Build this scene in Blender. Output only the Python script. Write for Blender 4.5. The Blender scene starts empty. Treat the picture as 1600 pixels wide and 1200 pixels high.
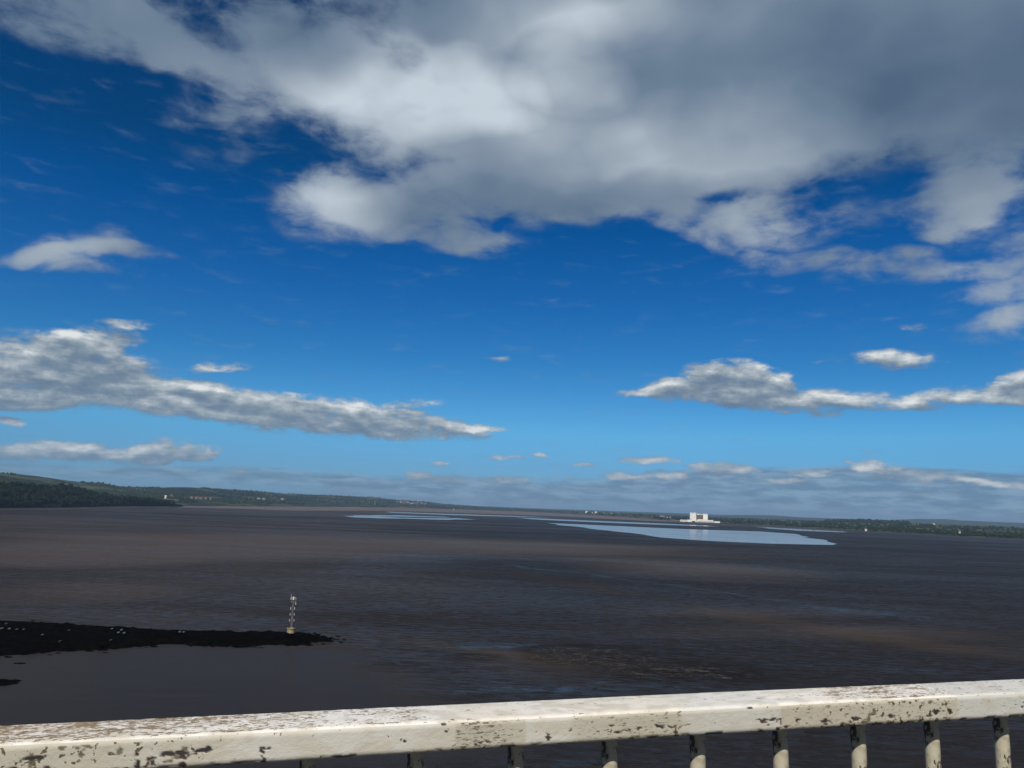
import bpy, bmesh, math, random
import numpy as np
from mathutils import Vector, Matrix, noise as mnoise

# ------------------------------------------------------------------ camera, sky, sun, exposure
R = math.radians
S = bpy.context.scene
C = S.collection
EYE = 50.0                                   # eye height above the tideway, metres
PITCH, ROLL, FPX = R(9.04), R(2.06), 1200.0  # focal length in units of 1/1600 of the picture width

cam_data = bpy.data.cameras.new('camera')
cam = bpy.data.objects.new('camera', cam_data)
C.objects.link(cam)
CAMM = Matrix.Rotation(math.pi / 2 + PITCH, 4, 'X') @ Matrix.Rotation(ROLL, 4, 'Z')
cam.matrix_world = Matrix.Translation((0, 0, EYE)) @ CAMM
cam_data.sensor_width = 36.0
cam_data.lens = 36.0 * FPX / 1600.0
cam_data.clip_start = 0.05
cam_data.clip_end = 90000.0
S.camera = cam
S.view_settings.view_transform = 'Standard'
S.view_settings.look = 'None'
S.view_settings.gamma = 1.0
S.view_settings.use_curve_mapping = False
S.view_settings.exposure = 0.0

SUN_EL, SUN_AZ = R(48), R(180 + 10)           # azimuth clockwise from +Y: behind the viewer, a little to the left
sun_dir = Vector((math.sin(SUN_AZ) * math.cos(SUN_EL), math.cos(SUN_AZ) * math.cos(SUN_EL), math.sin(SUN_EL)))
sd = bpy.data.lights.new('sun', 'SUN')
sd.energy = 4.2
sd.angle = R(0.5)
sd.color = (1.0, 0.94, 0.86)
sun = bpy.data.objects.new('sun', sd)
sun.rotation_euler = (-sun_dir).to_track_quat('-Z', 'Y').to_euler()
C.objects.link(sun)


def ray(px, py):
    v = Vector(((px - 800) / FPX, -(py - 600) / FPX, -1.0))
    return (CAMM.to_3x3() @ v).normalized()


def ground(px, py, z=0.0):
    d = ray(px, py)
    t = (z - EYE) / d.z
    return Vector((d.x * t, d.y * t, z))


def atdist(px, py, D):
    d = ray(px, py)
    t = D / math.hypot(d.x, d.y)
    return Vector((0, 0, EYE)) + d * t


def azel(px, py):
    d = ray(px, py)
    return Vector((math.atan2(d.x, d.y), math.asin(d.z), 0))


# ---- node helpers
class NT:
    def __init__(self, tree):
        self.t = tree
        self.n = tree.nodes
        self.l = tree.links

    def put(self, sock, v):
        if v is None:
            return
        if isinstance(v, bpy.types.NodeSocket):
            self.l.new(v, sock)
        elif isinstance(v, (tuple, list, Vector)) and sock.type == 'RGBA' and len(v) == 3:
            sock.default_value = (*v, 1)
        else:
            sock.default_value = v

    def math(self, op, a, b=None, c=None, clamp=False):
        n = self.n.new('ShaderNodeMath')
        n.operation = op
        n.use_clamp = clamp
        self.put(n.inputs[0], a)
        self.put(n.inputs[1], b)
        self.put(n.inputs[2], c)
        return n.outputs[0]

    def vmath(self, op, a, b=None, scale=None):
        n = self.n.new('ShaderNodeVectorMath')
        n.operation = op
        self.put(n.inputs[0], a)
        self.put(n.inputs[1], b)
        if scale is not None:
            self.put(n.inputs['Scale'], scale)
        return n.outputs['Value'] if op in ('DOT_PRODUCT', 'LENGTH') else n.outputs[0]

    def comb(self, x, y, z):
        n = self.n.new('ShaderNodeCombineXYZ')
        for i, v in enumerate((x, y, z)):
            self.put(n.inputs[i], v)
        return n.outputs[0]

    def sep(self, v):
        n = self.n.new('ShaderNodeSeparateXYZ')
        self.put(n.inputs[0], v)
        return n.outputs

    def mapping(self, v, loc=(0, 0, 0), rot=(0, 0, 0), scale=(1, 1, 1), kind='POINT'):
        n = self.n.new('ShaderNodeMapping')
        n.vector_type = kind
        self.put(n.inputs[0], v)
        n.inputs['Location'].default_value = loc
        n.inputs['Rotation'].default_value = rot
        n.inputs['Scale'].default_value = scale
        return n.outputs[0]

    def noise(self, v, scale, detail=4, rough=0.55, dist=0.0, dim='3D', w=None):
        n = self.n.new('ShaderNodeTexNoise')
        n.noise_dimensions = dim
        if v is not None:
            self.put(n.inputs['Vector'], v)
        n.inputs['Scale'].default_value = scale
        n.inputs['Detail'].default_value = detail
        n.inputs['Roughness'].default_value = rough
        n.inputs['Distortion'].default_value = dist
        return n.outputs['Fac']

    def vor(self, v, scale, feature='F1', out='Distance', rand=1.0):
        n = self.n.new('ShaderNodeTexVoronoi')
        n.feature = feature
        self.put(n.inputs['Vector'], v)
        n.inputs['Scale'].default_value = scale
        n.inputs['Randomness'].default_value = rand
        return n.outputs[out]

    def ramp(self, f, stops, interp='LINEAR'):
        n = self.n.new('ShaderNodeValToRGB')
        cr = n.color_ramp
        cr.interpolation = interp
        while len(cr.elements) < len(stops):
            cr.elements.new(0.5)
        for e, (p, c) in zip(cr.elements, stops):
            e.position = p
            e.color = (*c, 1) if len(c) == 3 else c
        self.put(n.inputs[0], f)
        return n.outputs[0]

    def maprange(self, v, a, b, c=0.0, d=1.0, kind='SMOOTHSTEP'):
        n = self.n.new('ShaderNodeMapRange')
        n.interpolation_type = kind
        n.clamp = True if kind == 'LINEAR' else n.clamp
        self.put(n.inputs[0], v)
        for i, x in enumerate((a, b, c, d)):
            self.put(n.inputs[i + 1], x)
        return n.outputs[0]

    def mix(self, f, a, b, mode='MIX'):
        n = self.n.new('ShaderNodeMix')
        n.data_type = 'RGBA'
        n.blend_type = mode
        self.put(n.inputs[0], f)
        self.put(n.inputs[6], a)
        self.put(n.inputs[7], b)
        return n.outputs[2]

    def blobs(self, vec, items):
        """sum of soft ellipses; item = centre, (rx, ry), angle, weight"""
        acc = None
        xy = self.sep(vec)
        for c, rr, a, w in items:
            v = self.comb(xy[0], xy[1], acc if acc is not None else 0.0)   # z carries the running sum; scaled away below
            m = self.mapping(v, (c[0], c[1], 0), (0, 0, a), (rr[0], rr[1], 1e7), 'TEXTURE')
            d = self.vmath('DOT_PRODUCT', m, m)
            g = self.math('SUBTRACT', 1.0, d, clamp=True)
            acc = self.math('MULTIPLY_ADD', g, w, acc if acc is not None else 0.0)
        return acc


def skyblob(cx, cy, rx, ry, w=1.0, ang=0.0):
    """an ellipse of cloud: where it stands in the sky as azimuth and elevation"""
    c = azel(cx, cy)
    e = R(ang)
    ax = azel(cx + math.cos(e) * 4, cy - math.sin(e) * 4) - azel(cx - math.cos(e) * 4, cy + math.sin(e) * 4)
    ay = azel(cx + math.sin(e) * 4, cy + math.cos(e) * 4) - azel(cx - math.sin(e) * 4, cy - math.cos(e) * 4)
    return (c, (ax.length / 8 * rx, ay.length / 8 * ry), math.atan2(ax.y, ax.x), w)


world = bpy.data.worlds.new('World')
S.world = world
world.use_nodes = True
world.cycles.sampling_method = 'MANUAL'
world.cycles.sample_map_resolution = 256
W = NT(world.node_tree)
W.n.clear()
SKY_STRENGTH = 0.10
K = 1.0 / SKY_STRENGTH
wout = W.n.new('ShaderNodeOutputWorld')
bg = W.n.new('ShaderNodeBackground')
bg.inputs['Strength'].default_value = SKY_STRENGTH
W.l.new(bg.outputs[0], wout.inputs[0])
sky = W.n.new('ShaderNodeTexSky')
sky.sky_type = 'NISHITA'
sky.sun_disc = False
sky.sun_elevation = SUN_EL
sky.sun_rotation = SUN_AZ
sky.altitude = 50
sky.air_density = 1.0
sky.dust_density = 0.3
sky.ozone_density = 2.5
tc = W.n.new('ShaderNodeTexCoord')
DIR = tc.outputs['Generated']
sx, sy, sz = W.sep(DIR)
AZ = W.math('ARCTAN2', sx, sy)
EL = W.math('ARCSINE', sz)
P = W.comb(AZ, EL, 0.0)
def lin(r, gg, b):
    f = lambda c: ((c / 255) / 12.92 if c / 255 <= 0.04045 else ((c / 255 + 0.055) / 1.055) ** 2.4) * K
    return (f(r), f(gg), f(b))


# clear-sky colour: the Nishita sky, made deeper towards the zenith as the dry air of that day was
g = W.n.new('ShaderNodeGamma')
W.l.new(sky.outputs[0], g.inputs[0])
g.inputs[1].default_value = 1.0
tint = W.ramp(W.math('MULTIPLY', EL, 1 / 0.75), [
    (0.0, (0.20, 0.44, 0.88)), (0.065, (0.21, 0.48, 0.86)), (0.126, (0.23, 0.61, 0.93)), (0.246, (0.10, 0.468, 0.80)),
    (0.35, (0.045, 0.384, 0.76)), (0.477, (0.0, 0.311, 0.668)), (0.56, (0.0, 0.256, 0.513)), (1.0, (0.0, 0.17, 0.36))])
clear = W.mix(1.0, g.outputs[0], tint, 'MULTIPLY')
# sky behind the viewer greyed over, added to cut ambient light on the railing
clear = W.mix(W.maprange(sy, 0.05, -0.5, 0.0, 0.85), clear, lin(92, 96, 100))

# --- layer 1: faint grey bank low over the horizon

hz = [skyblob(*b) for b in [
    (1420, 790, 520, 62, 1.0, -1), (1400, 752, 260, 26, 0.9, -3), (1130, 765, 300, 34, 0.8), (740, 765, 290, 26, 0.7, -1), (400, 745, 260, 20, 0.45, -1),
    (900, 790, 700, 26, 0.35), (80, 738, 260, 16, 0.4)]]
fh = W.blobs(P, hz)
pn = W.mapping(P, (0.3, 0.1, 0.0), (0, 0, 0), (1, 4.0, 1))
nh = W.noise(pn, 16, 5, 0.6, 0.3)
ah = W.maprange(W.math('MULTIPLY_ADD', nh, 0.9, W.math('SUBTRACT', fh, 0.52)), -0.05, 0.5, 0, 0.8)
nh2 = W.noise(W.mapping(P, (1.3, 4.1, 0.0), (0, 0, 0), (1, 5.5, 1)), 22, 5, 0.6)
hcol = W.mix(W.maprange(nh2, 0.38, 0.66), lin(100, 126, 154), lin(136, 162, 186))
out = W.mix(ah, clear, hcol)

# --- layer 2: cumulus bands, crisp tops lit by the sun, grey undersides
cu_items = [
    # left band, a long flat-based bank thinning out to the right
    (90, 560, 190, 50, 0.95, -6), (40, 606, 240, 44, 1.0, -3), (210, 600, 190, 40, 0.85, -8), (330, 630, 230, 36, 0.95, -6),
    (470, 652, 220, 32, 0.9, -6), (640, 666, 150, 25, 0.95, -4), (735, 668, 70, 8, 0.7, -3), (140, 532, 100, 26, 0.8, 0),
    (200, 507, 66, 12, 0.6, -3), (340, 575, 62, 11, 0.65, 0), (650, 631, 60, 10, 0.55), (540, 632, 150, 13, 0.55, -6), (20, 628, 120, 20, 0.8, -2),
    # low left
    (90, 708, 250, 22, 1.0, -2), (275, 706, 84, 22, 1.1, 0), (10, 660, 50, 9, 0.8, -4), (110, 697, 70, 8, 0.5),
    # right: a domed cloud with a loose ragged tail
    (1150, 592, 100, 34, 1.3, -4), (1110, 606, 150, 22, 1.1, 3), (1040, 609, 90, 10, 0.8, 6), (1190, 624, 150, 22, 0.9, -3), (1290, 622, 90, 20, 0.75, 0),
    (1380, 628, 80, 18, 0.7, 2), (1470, 622, 70, 24, 0.75, 4), (1540, 625, 80, 14, 0.7, 4), (1590, 616, 90, 24, 0.85, 2), (1600, 592, 70, 22, 0.95, 10), (1398, 560, 82, 19, 1.0, -2),
    (1276, 565, 14, 6, 0.45), (1290, 648, 40, 9, 0.6), (778, 561, 30, 7, 0.4), (1430, 512, 34, 9, 0.36),
    # row over the horizon
    (1015, 720, 54, 9, 0.85, -2), (1130, 732, 70, 12, 1.0, -2), (1060, 742, 100, 10, 0.65), (912, 726, 26, 6, 0.7), (968, 745, 38, 8, 0.7),
    (1265, 738, 48, 9, 0.85), (1225, 751, 70, 7, 0.75, -3), (1370, 728, 50, 11, 0.9, -4), (1420, 742, 130, 13, 0.65, -4), (1560, 757, 100, 8, 0.8, -3), (660, 741, 40, 10, 0.8, -3),
    (700, 749, 70, 9, 0.65, -6), (785, 750, 42, 8, 0.7), (845, 711, 28, 5, 0.6), (780, 713, 44, 4, 0.6, -4), (685, 722, 18, 5, 0.6), (370, 738, 44, 7, 0.45), (470, 745, 44, 7, 0.4),
    (1460, 770, 180, 8, 0.35, -1), (860, 745, 60, 8, 0.45), (570, 752, 60, 6, 0.35), (1325, 722, 16, 5, 0.4)]
grp = bpy.data.node_groups.new('cumulus_field', 'ShaderNodeTree')
grp.interface.new_socket('P', in_out='INPUT', socket_type='NodeSocketVector')
grp.interface.new_socket('F', in_out='OUTPUT', socket_type='NodeSocketFloat')
G = NT(grp)
gi = G.n.new('NodeGroupInput')
go = G.n.new('NodeGroupOutput')
gp = gi.outputs[0]
warp = G.n.new('ShaderNodeTexNoise')
warp.inputs['Scale'].default_value = 26
warp.inputs['Detail'].default_value = 3
G.l.new(G.mapping(gp, scale=(1, 2, 1)), warp.inputs['Vector'])
wv = G.vmath('MULTIPLY', G.vmath('SUBTRACT', warp.outputs['Color'], (0.5, 0.5, 0.5)), (0.055, 0.016, 0.0))
fc = G.blobs(G.vmath('ADD', gp, wv), [skyblob(*b) for b in cu_items])
fc = G.math('MINIMUM', fc, 1.05)
n1 = G.noise(G.mapping(gp, (2.2, 0.7, 0), (0, 0, R(-3)), scale=(1, 3.0, 1)), 25, 6, 0.58, 0.0)
n2 = G.noise(G.mapping(gp, (4.2, 0.9, 0), scale=(1, 1.35, 1)), 62, 5, 0.62, 0.0)
pres = G.math('MULTIPLY', fc, 2.2, clamp=True)
G.l.new(G.math('MULTIPLY_ADD', G.math('ADD', G.math('SUBTRACT', n1, 0.5), G.math('MULTIPLY', G.math('SUBTRACT', n2, 0.5), 0.55)), G.math('MULTIPLY', pres, 2.2), fc), go.inputs[0])


def cumulus(p):
    n = W.n.new('ShaderNodeGroup')
    n.node_tree = grp
    W.put(n.inputs[0], p)
    return n.outputs[0]


D0 = cumulus(P)
D1 = cumulus(W.vmath('ADD', P, (-0.004, 0.0115, 0)))
ac = W.maprange(D0, 0.04, 0.88, 0, 0.96)
cs = W.noise(W.mapping(P, (5.2, 1.7, 0), (0, 0, R(-4)), scale=(1, 3.8, 1)), 13, 5, 0.52, 0.0)
slope = W.math('SUBTRACT', D0, D1)
lit = W.maprange(W.math('ADD', slope, W.math('MULTIPLY', W.math('SUBTRACT', cs, 0.5), 2.4)), -1.15, 1.5, 0, 1, 'LINEAR')
ccol = W.ramp(lit, [(0.0, lin(98, 117, 138)), (0.32, lin(116, 134, 152)), (0.52, lin(142, 156, 168)), (0.74, lin(180, 189, 195)), (0.96, lin(230, 233, 233))])
lowfade = W.maprange(EL, 0.0, 0.13, 0.5, 0.0)
ccol = W.mix(lowfade, ccol, lin(106, 138, 170))
out = W.mix(ac, out, ccol)

# --- layer 3: the great soft cloud overhead (noise lies on a level cloud sheet, so it foreshortens towards the horizon)
zz = W.math('ADD', sz, 0.10)
PL = W.comb(W.math('DIVIDE', sx, zz), W.math('DIVIDE', sy, zz), 0.0)
big = [skyblob(*b) for b in [
    (1200, 30, 640, 300, 1.0, 0), (760, 110, 420, 250, 0.9, -20), (520, 315, 150, 82, 0.85, -8), (690, 325, 200, 64, 0.7, -4), (900, 235, 300, 120, 0.8, 0),
    (1110, 240, 260, 100, 0.7, 0), (430, 90, 280, 110, 0.75, -25), (60, 15, 300, 60, 0.7, -14), (250, 60, 190, 44, 0.45, -20), (340, 190, 120, 70, 0.4, -30), (1480, 110, 320, 190, 0.9, 0),
    (1560, 310, 200, 100, 0.52, 15), (1600, 440, 130, 70, 0.66, 20), (1590, 515, 130, 34, 0.6, 10), (1110, 345, 110, 46, 0.7, -10), (1290, 405, 210, 26, 0.6, -4), (1450, 430, 180, 22, 0.5, 5),
    (720, 378, 150, 22, 0.55, -4), (1250, 340, 180, 50, 0.45, 0), (1480, 330, 130, 60, 0.5, 10),
    (150, 390, 110, 34, 0.66, 0), (50, 392, 140, 17, 0.5, 0), (240, 410, 90, 17, 0.6, -8), (180, 428, 90, 14, 0.35, -6), (1500, 470, 100, 28, 0.5, 10)]]
wb_ = W.n.new('ShaderNodeTexNoise')
wb_.inputs['Scale'].default_value = 5.5
wb_.inputs['Detail'].default_value = 3
wb_.inputs['Roughness'].default_value = 0.5
W.l.new(P, wb_.inputs['Vector'])
PB = W.vmath('ADD', P, W.vmath('MULTIPLY', W.vmath('SUBTRACT', wb_.outputs['Color'], (0.5, 0.5, 0.5)), (0.17, 0.085, 0.0)))
fb = W.math('MINIMUM', W.blobs(PB, big), 1.3)
nb = W.noise(PL, 3.0, 8, 0.56, 0.35)
nf = W.noise(W.mapping(P, (3, 1, 0), (0, 0, R(-8)), (1.0, 2.0, 1)), 13, 8, 0.58, 0.2)
DB = W.math('ADD', fb, W.math('ADD', W.math('MULTIPLY', W.math('SUBTRACT', nb, 0.52), 0.5), W.math('MULTIPLY', W.math('MULTIPLY', W.math('SUBTRACT', nf, 0.5), W.maprange(fb, 0.25, 1.0, 3.1, 0.9)), W.math('MULTIPLY', fb, 2.0, clamp=True))))
ab = W.maprange(DB, 0.10, 0.95, 0, 0.985)
br = W.blobs(PB, [skyblob(*b) for b in [
    (650, 135, 240, 100, 0.66, -8), (520, 305, 130, 60, 0.5, -8), (880, 118, 110, 60, 0.34, -10), (1120, 225, 230, 110, 0.42, 0), (900, 20, 260, 60, 0.3, 0), (830, 230, 240, 70, 0.25, 0), (140, 388, 130, 34, 0.3, 0), (1580, 420, 200, 200, 0.3, 0), (1150, 350, 180, 60, 0.2, 0), (450, 170, 200, 80, 0.12, -25), (780, 30, 300, 80, 0.15)]])
dk = W.blobs(PB, [skyblob(*b) for b in [
    (1330, 130, 420, 190, 0.22, 0), (1580, 100, 300, 240, 0.18, 0), (540, 80, 140, 80, 0.3, -10), (760, 330, 240, 46, 0.2, 0), (1180, 290, 280, 44, 0.22, 2), (700, 0, 400, 50, 0.25, 0), (200, 20, 300, 90, 0.12, 0)]])
ns = W.noise(W.mapping(P, (7, 2, 0), (0, 0, R(-6)), (1.0, 1.7, 1)), 7.5, 3, 0.42, 0.2)
bb = W.math('SUBTRACT', W.math('ADD', W.math('MULTIPLY_ADD', W.math('SUBTRACT', ns, 0.5), 0.55, 0.42), br), dk)
bcol = W.ramp(bb, [(0.0, lin(80, 102, 128)), (0.3, lin(108, 128, 149)), (0.5, lin(128, 144, 163)), (0.75, lin(160, 173, 186)), (1.0, lin(198, 210, 220))])
out = W.mix(ab, out, bcol)
W.l.new(out, bg.inputs['Color'])
# ------------------------------------------------------------------ helpers for geometry


def tag(o, label=None, cat=None, group=None, kind=None):
    if label: o['label'] = label
    if cat: o['category'] = cat
    if group: o['group'] = group
    if kind: o['kind'] = kind
    return o


def empty(name, loc, rz=0.0):
    o = bpy.data.objects.new(name, None)
    o.location = loc
    o.rotation_euler = (0, 0, rz)
    o.empty_display_size = 0.1
    C.objects.link(o)
    return o


def meshobj(name, verts, faces, mat, parent=None, smooth=False):
    me = bpy.data.meshes.new(name)
    me.from_pydata([tuple(v) for v in verts], [], [tuple(f) for f in faces])
    me.update()
    if smooth:
        me.polygons.foreach_set('use_smooth', [True] * len(me.polygons))
    if mat:
        me.materials.append(mat)
    o = bpy.data.objects.new(name, me)
    if parent:
        o.parent = parent
    C.objects.link(o)
    return o


class MB:
    """collects boxes, tubes and blobs for ONE mesh object"""
    def __init__(self):
        self.v, self.f = [], []

    def add(self, vs, fs):
        k = len(self.v)
        self.v += [Vector(v) for v in vs]
        self.f += [tuple(i + k for i in f) for f in fs]
        return self

    def box(self, c, s, rz=0.0, taper=1.0):
        x, y, z = s[0] / 2, s[1] / 2, s[2] / 2
        vs = []
        for dz, t in ((-z, 1.0), (z, taper)):
            for dx, dy in ((-x, -y), (x, -y), (x, y), (-x, y)):
                vx, vy = dx * t, dy * t
                vs.append((c[0] + vx * math.cos(rz) - vy * math.sin(rz), c[1] + vx * math.sin(rz) + vy * math.cos(rz), c[2] + dz))
        return self.add(vs, [(3, 2, 1, 0), (4, 5, 6, 7), (0, 1, 5, 4), (1, 2, 6, 5), (2, 3, 7, 6), (3, 0, 4, 7)])

    def tube(self, a, b, r, r2=None, n=8):
        a, b = Vector(a), Vector(b)
        r2 = r if r2 is None else r2
        d = (b - a).normalized()
        u = d.orthogonal().normalized()
        w = d.cross(u)
        vs = []
        for p, rr in ((a, r), (b, r2)):
            for i in range(n):
                t = 2 * math.pi * i / n
                vs.append(p + (u * math.cos(t) + w * math.sin(t)) * rr)
        fs = [(i, (i + 1) % n, n + (i + 1) % n, n + i) for i in range(n)]
        fs += [tuple(reversed(range(n))), tuple(range(n, 2 * n))]
        return self.add(vs, fs)

    def gable(self, c, s, rz=0.0):
        """roof prism, ridge along local x; c is the centre of its base"""
        x, y, h = s[0] / 2, s[1] / 2, s[2]
        pts = [(-x, -y, 0), (x, -y, 0), (x, y, 0), (-x, y, 0), (-x, 0, h), (x, 0, h)]
        vs = [(c[0] + a * math.cos(rz) - b * math.sin(rz), c[1] + a * math.sin(rz) + b * math.cos(rz), c[2] + d) for a, b, d in pts]
        return self.add(vs, [(3, 2, 1, 0), (0, 1, 5, 4), (2, 3, 4, 5), (1, 2, 5), (3, 0, 4)])

    def build(self, name, mat, parent=None, smooth=False):
        return meshobj(name, self.v, self.f, mat, parent, smooth)


def ico(sub):
    bm = bmesh.new()
    bmesh.ops.create_icosphere(bm, subdivisions=sub, radius=1)
    vs = [v.co.copy() for v in bm.verts]
    fs = [tuple(v.index for v in f.verts) for f in bm.faces]
    bm.free()
    return vs, fs


ICO1, ICO2 = ico(1), ico(2)


def material(name):
    m = bpy.data.materials.new(name)
    m.use_nodes = True
    t = NT(m.node_tree)
    b = next(n for n in t.n if n.type == 'BSDF_PRINCIPLED')
    tcn = t.n.new('ShaderNodeTexCoord')
    return m, t, b, tcn.outputs['Object']


def bump(t, b, h, strength, dist):
    n = t.n.new('ShaderNodeBump')
    t.put(n.inputs['Height'], h)
    t.put(n.inputs['Strength'], strength)
    t.put(n.inputs['Distance'], dist)
    t.l.new(n.outputs[0], b.inputs['Normal'])
    return n


def plain(name, col, col2=None, scale=1.0, rough=0.8, spec=0.3, bmp=0.0, bdist=0.05):
    m, t, b, co = material(name)
    n = t.noise(co, scale, 5, 0.6)
    c2 = col2 or tuple(x * 0.75 for x in col)
    t.put(b.inputs['Base Color'], t.mix(t.maprange(n, 0.35, 0.68), col, c2))
    b.inputs['Roughness'].default_value = rough
    b.inputs['Specular IOR Level'].default_value = spec
    if bmp:
        bump(t, b, n, bmp, bdist)
    return m


# ------------------------------------------------------------------ the tideway
def grblob(cx, cy, rx, ry, w=1.0):
    """an ellipse lying on the water, from where it is seen"""
    c = ground(cx, cy)
    ax = (ground(cx + 5, cy) - ground(cx - 5, cy)) * 0.1
    ay = (ground(cx, cy - 2) - ground(cx, cy + 2)) * 0.25
    rx_, ry_ = ax.length * rx, ay.length * ry
    return (c, (rx_, ry_), math.atan2(ax.y, ax.x), w)


def grline(x0, y0, x1, y1, hw, w=1.0):
    """a long band on the water between two sighted places, hw metres half width"""
    a, c = ground(x0, y0), ground(x1, y1)
    d = c - a
    return ((a + c) / 2, (d.length * 0.6, hw), math.atan2(d.y, d.x), w)


m_river, t, b, co = material('muddy_tidal_water')
wn = t.n.new('ShaderNodeTexNoise')
wn.inputs['Scale'].default_value = 0.012
wn.inputs['Detail'].default_value = 4
t.l.new(co, wn.inputs['Vector'])
cow = t.vmath('ADD', co, t.vmath('MULTIPLY', t.vmath('SUBTRACT', wn.outputs['Color'], (0.5, 0.5, 0.5)), (70.0, 50.0, 0.0)))
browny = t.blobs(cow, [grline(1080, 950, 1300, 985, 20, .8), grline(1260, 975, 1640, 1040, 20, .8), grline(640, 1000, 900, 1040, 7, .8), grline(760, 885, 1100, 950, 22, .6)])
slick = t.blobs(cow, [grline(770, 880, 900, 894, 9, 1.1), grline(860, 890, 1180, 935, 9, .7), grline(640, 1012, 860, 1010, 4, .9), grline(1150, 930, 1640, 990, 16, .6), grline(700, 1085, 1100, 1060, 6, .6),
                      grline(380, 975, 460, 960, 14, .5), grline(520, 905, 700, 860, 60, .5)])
# large slow patches: sunlit water amid cloud shadow painted as lighter brown; slick streaks
f0 = math.atan2(-0.22, 1)
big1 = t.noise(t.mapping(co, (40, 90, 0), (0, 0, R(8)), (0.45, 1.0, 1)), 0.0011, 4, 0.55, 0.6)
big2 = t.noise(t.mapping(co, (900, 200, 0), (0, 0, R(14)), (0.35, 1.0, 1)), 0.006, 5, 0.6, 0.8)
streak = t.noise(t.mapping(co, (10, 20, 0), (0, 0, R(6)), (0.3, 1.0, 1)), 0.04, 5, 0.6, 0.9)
sun_patch = t.blobs(co, [grblob(*x) for x in [
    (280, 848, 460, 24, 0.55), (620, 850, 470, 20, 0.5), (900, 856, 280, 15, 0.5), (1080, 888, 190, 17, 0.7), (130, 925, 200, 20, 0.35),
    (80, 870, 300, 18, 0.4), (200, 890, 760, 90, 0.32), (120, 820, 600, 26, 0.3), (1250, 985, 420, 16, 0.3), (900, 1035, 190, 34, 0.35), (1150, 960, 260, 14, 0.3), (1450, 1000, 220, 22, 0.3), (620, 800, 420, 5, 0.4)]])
sf = t.math('ADD', sun_patch, t.math('ADD', t.math('MULTIPLY', t.math('SUBTRACT', big1, 0.5), 1.3), t.math('MULTIPLY', t.math('SUBTRACT', big2, 0.5), 0.8)))
sun_brown = t.maprange(t.math('ADD', sf, t.math('MULTIPLY', browny, 0.35)), -0.1, 1.0)
col = t.mix(sun_brown, (0.021, 0.018, 0.018), (0.068, 0.054, 0.046))
# where the water runs smooth in the lee of the rocks, and where it boils over the ledge
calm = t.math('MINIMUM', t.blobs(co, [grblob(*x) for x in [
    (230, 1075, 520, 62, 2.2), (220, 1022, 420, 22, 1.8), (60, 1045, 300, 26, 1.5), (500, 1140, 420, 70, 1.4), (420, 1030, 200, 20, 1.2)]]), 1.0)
boil = t.blobs(co, [grblob(*x) for x in [
    (910, 1022, 120, 20, 1.1), (1000, 1040, 220, 40, 0.6), (740, 1027, 60, 7, 0.9), (680, 1016, 60, 5, 0.7), (1120, 1052, 200, 18, 0.5), (1200, 970, 260, 12, 0.45), (1420, 1000, 220, 14, 0.4)]])
w1 = t.noise(t.mapping(co, rot=(0, 0, R(12)), scale=(0.35, 1, 1)), 0.16, 4, 0.62, 0.6)
w2 = t.noise(t.mapping(co, rot=(0, 0, R(-6)), scale=(0.45, 1, 1)), 0.75, 4, 0.62, 0.5)
w3 = t.noise(t.mapping(co, rot=(0, 0, R(9)), scale=(0.3, 1, 1)), 0.035, 3, 0.55, 0.8)
bn = t.noise(t.mapping(co, scale=(0.6, 1, 1)), 0.42, 5, 0.7, 1.6)
hgt = t.math('ADD', t.math('MULTIPLY', w1, 1.0), t.math('MULTIPLY', w2, 0.55))
hgt = t.math('ADD', hgt, t.math('MULTIPLY', w3, 0.7))
hgt = t.math('ADD', hgt, t.math('MULTIPLY', t.math('MULTIPLY', bn, boil), 2.6))
calmf = t.math('SUBTRACT', 1.0, t.math('MULTIPLY', calm, 0.9))
hgt = t.math('MULTIPLY', hgt, calmf)
gust = t.maprange(t.math('ADD', streak, t.math('MULTIPLY', big2, 0.6)), 0.55, 1.05, 0.55, 1.25)
hgt = t.math('MULTIPLY', hgt, gust)
foamn = t.noise(t.mapping(co, rot=(0, 0, R(10)), scale=(0.6, 1, 1)), 0.30, 7, 0.78, 1.8)
foam = t.math('MULTIPLY', t.maprange(t.math('ADD', foamn, t.math('MULTIPLY', t.math('MINIMUM', boil, 1.0), 0.15)), 0.655, 0.78), t.maprange(boil, 0.25, 0.8))
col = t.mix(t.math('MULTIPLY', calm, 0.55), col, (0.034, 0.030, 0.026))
col = t.mix(t.math('MULTIPLY', foam, 0.6), col, (0.20, 0.17, 0.14))
bn_ = bump(t, b, hgt, 1.0, 1.3)
# silt-laden body of the water, and a broken surface that mirrors only part of the sky
t.n.remove(b)
dif = t.n.new('ShaderNodeBsdfDiffuse')
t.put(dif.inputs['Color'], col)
t.l.new(bn_.outputs[0], dif.inputs['Normal'])
glo = t.n.new('ShaderNodeBsdfGlossy')
glo.inputs['Roughness'].default_value = 0.2
glo.inputs['Color'].default_value = (0.95, 0.95, 0.95, 1)
t.l.new(bn_.outputs[0], glo.inputs['Normal'])
fr = t.n.new('ShaderNodeFresnel')
fr.inputs['IOR'].default_value = 1.33
t.l.new(bn_.outputs[0], fr.inputs['Normal'])
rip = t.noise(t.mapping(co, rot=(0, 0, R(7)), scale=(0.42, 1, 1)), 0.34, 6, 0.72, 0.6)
ruff = t.math('MULTIPLY', t.maprange(rip, 0.36, 0.70, 0.3, 2.3), t.maprange(t.math('ADD', streak, t.math('MULTIPLY', t.math('SUBTRACT', big2, 0.5), 1.6)), 0.28, 0.75, 0.55, 1.5))
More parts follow.
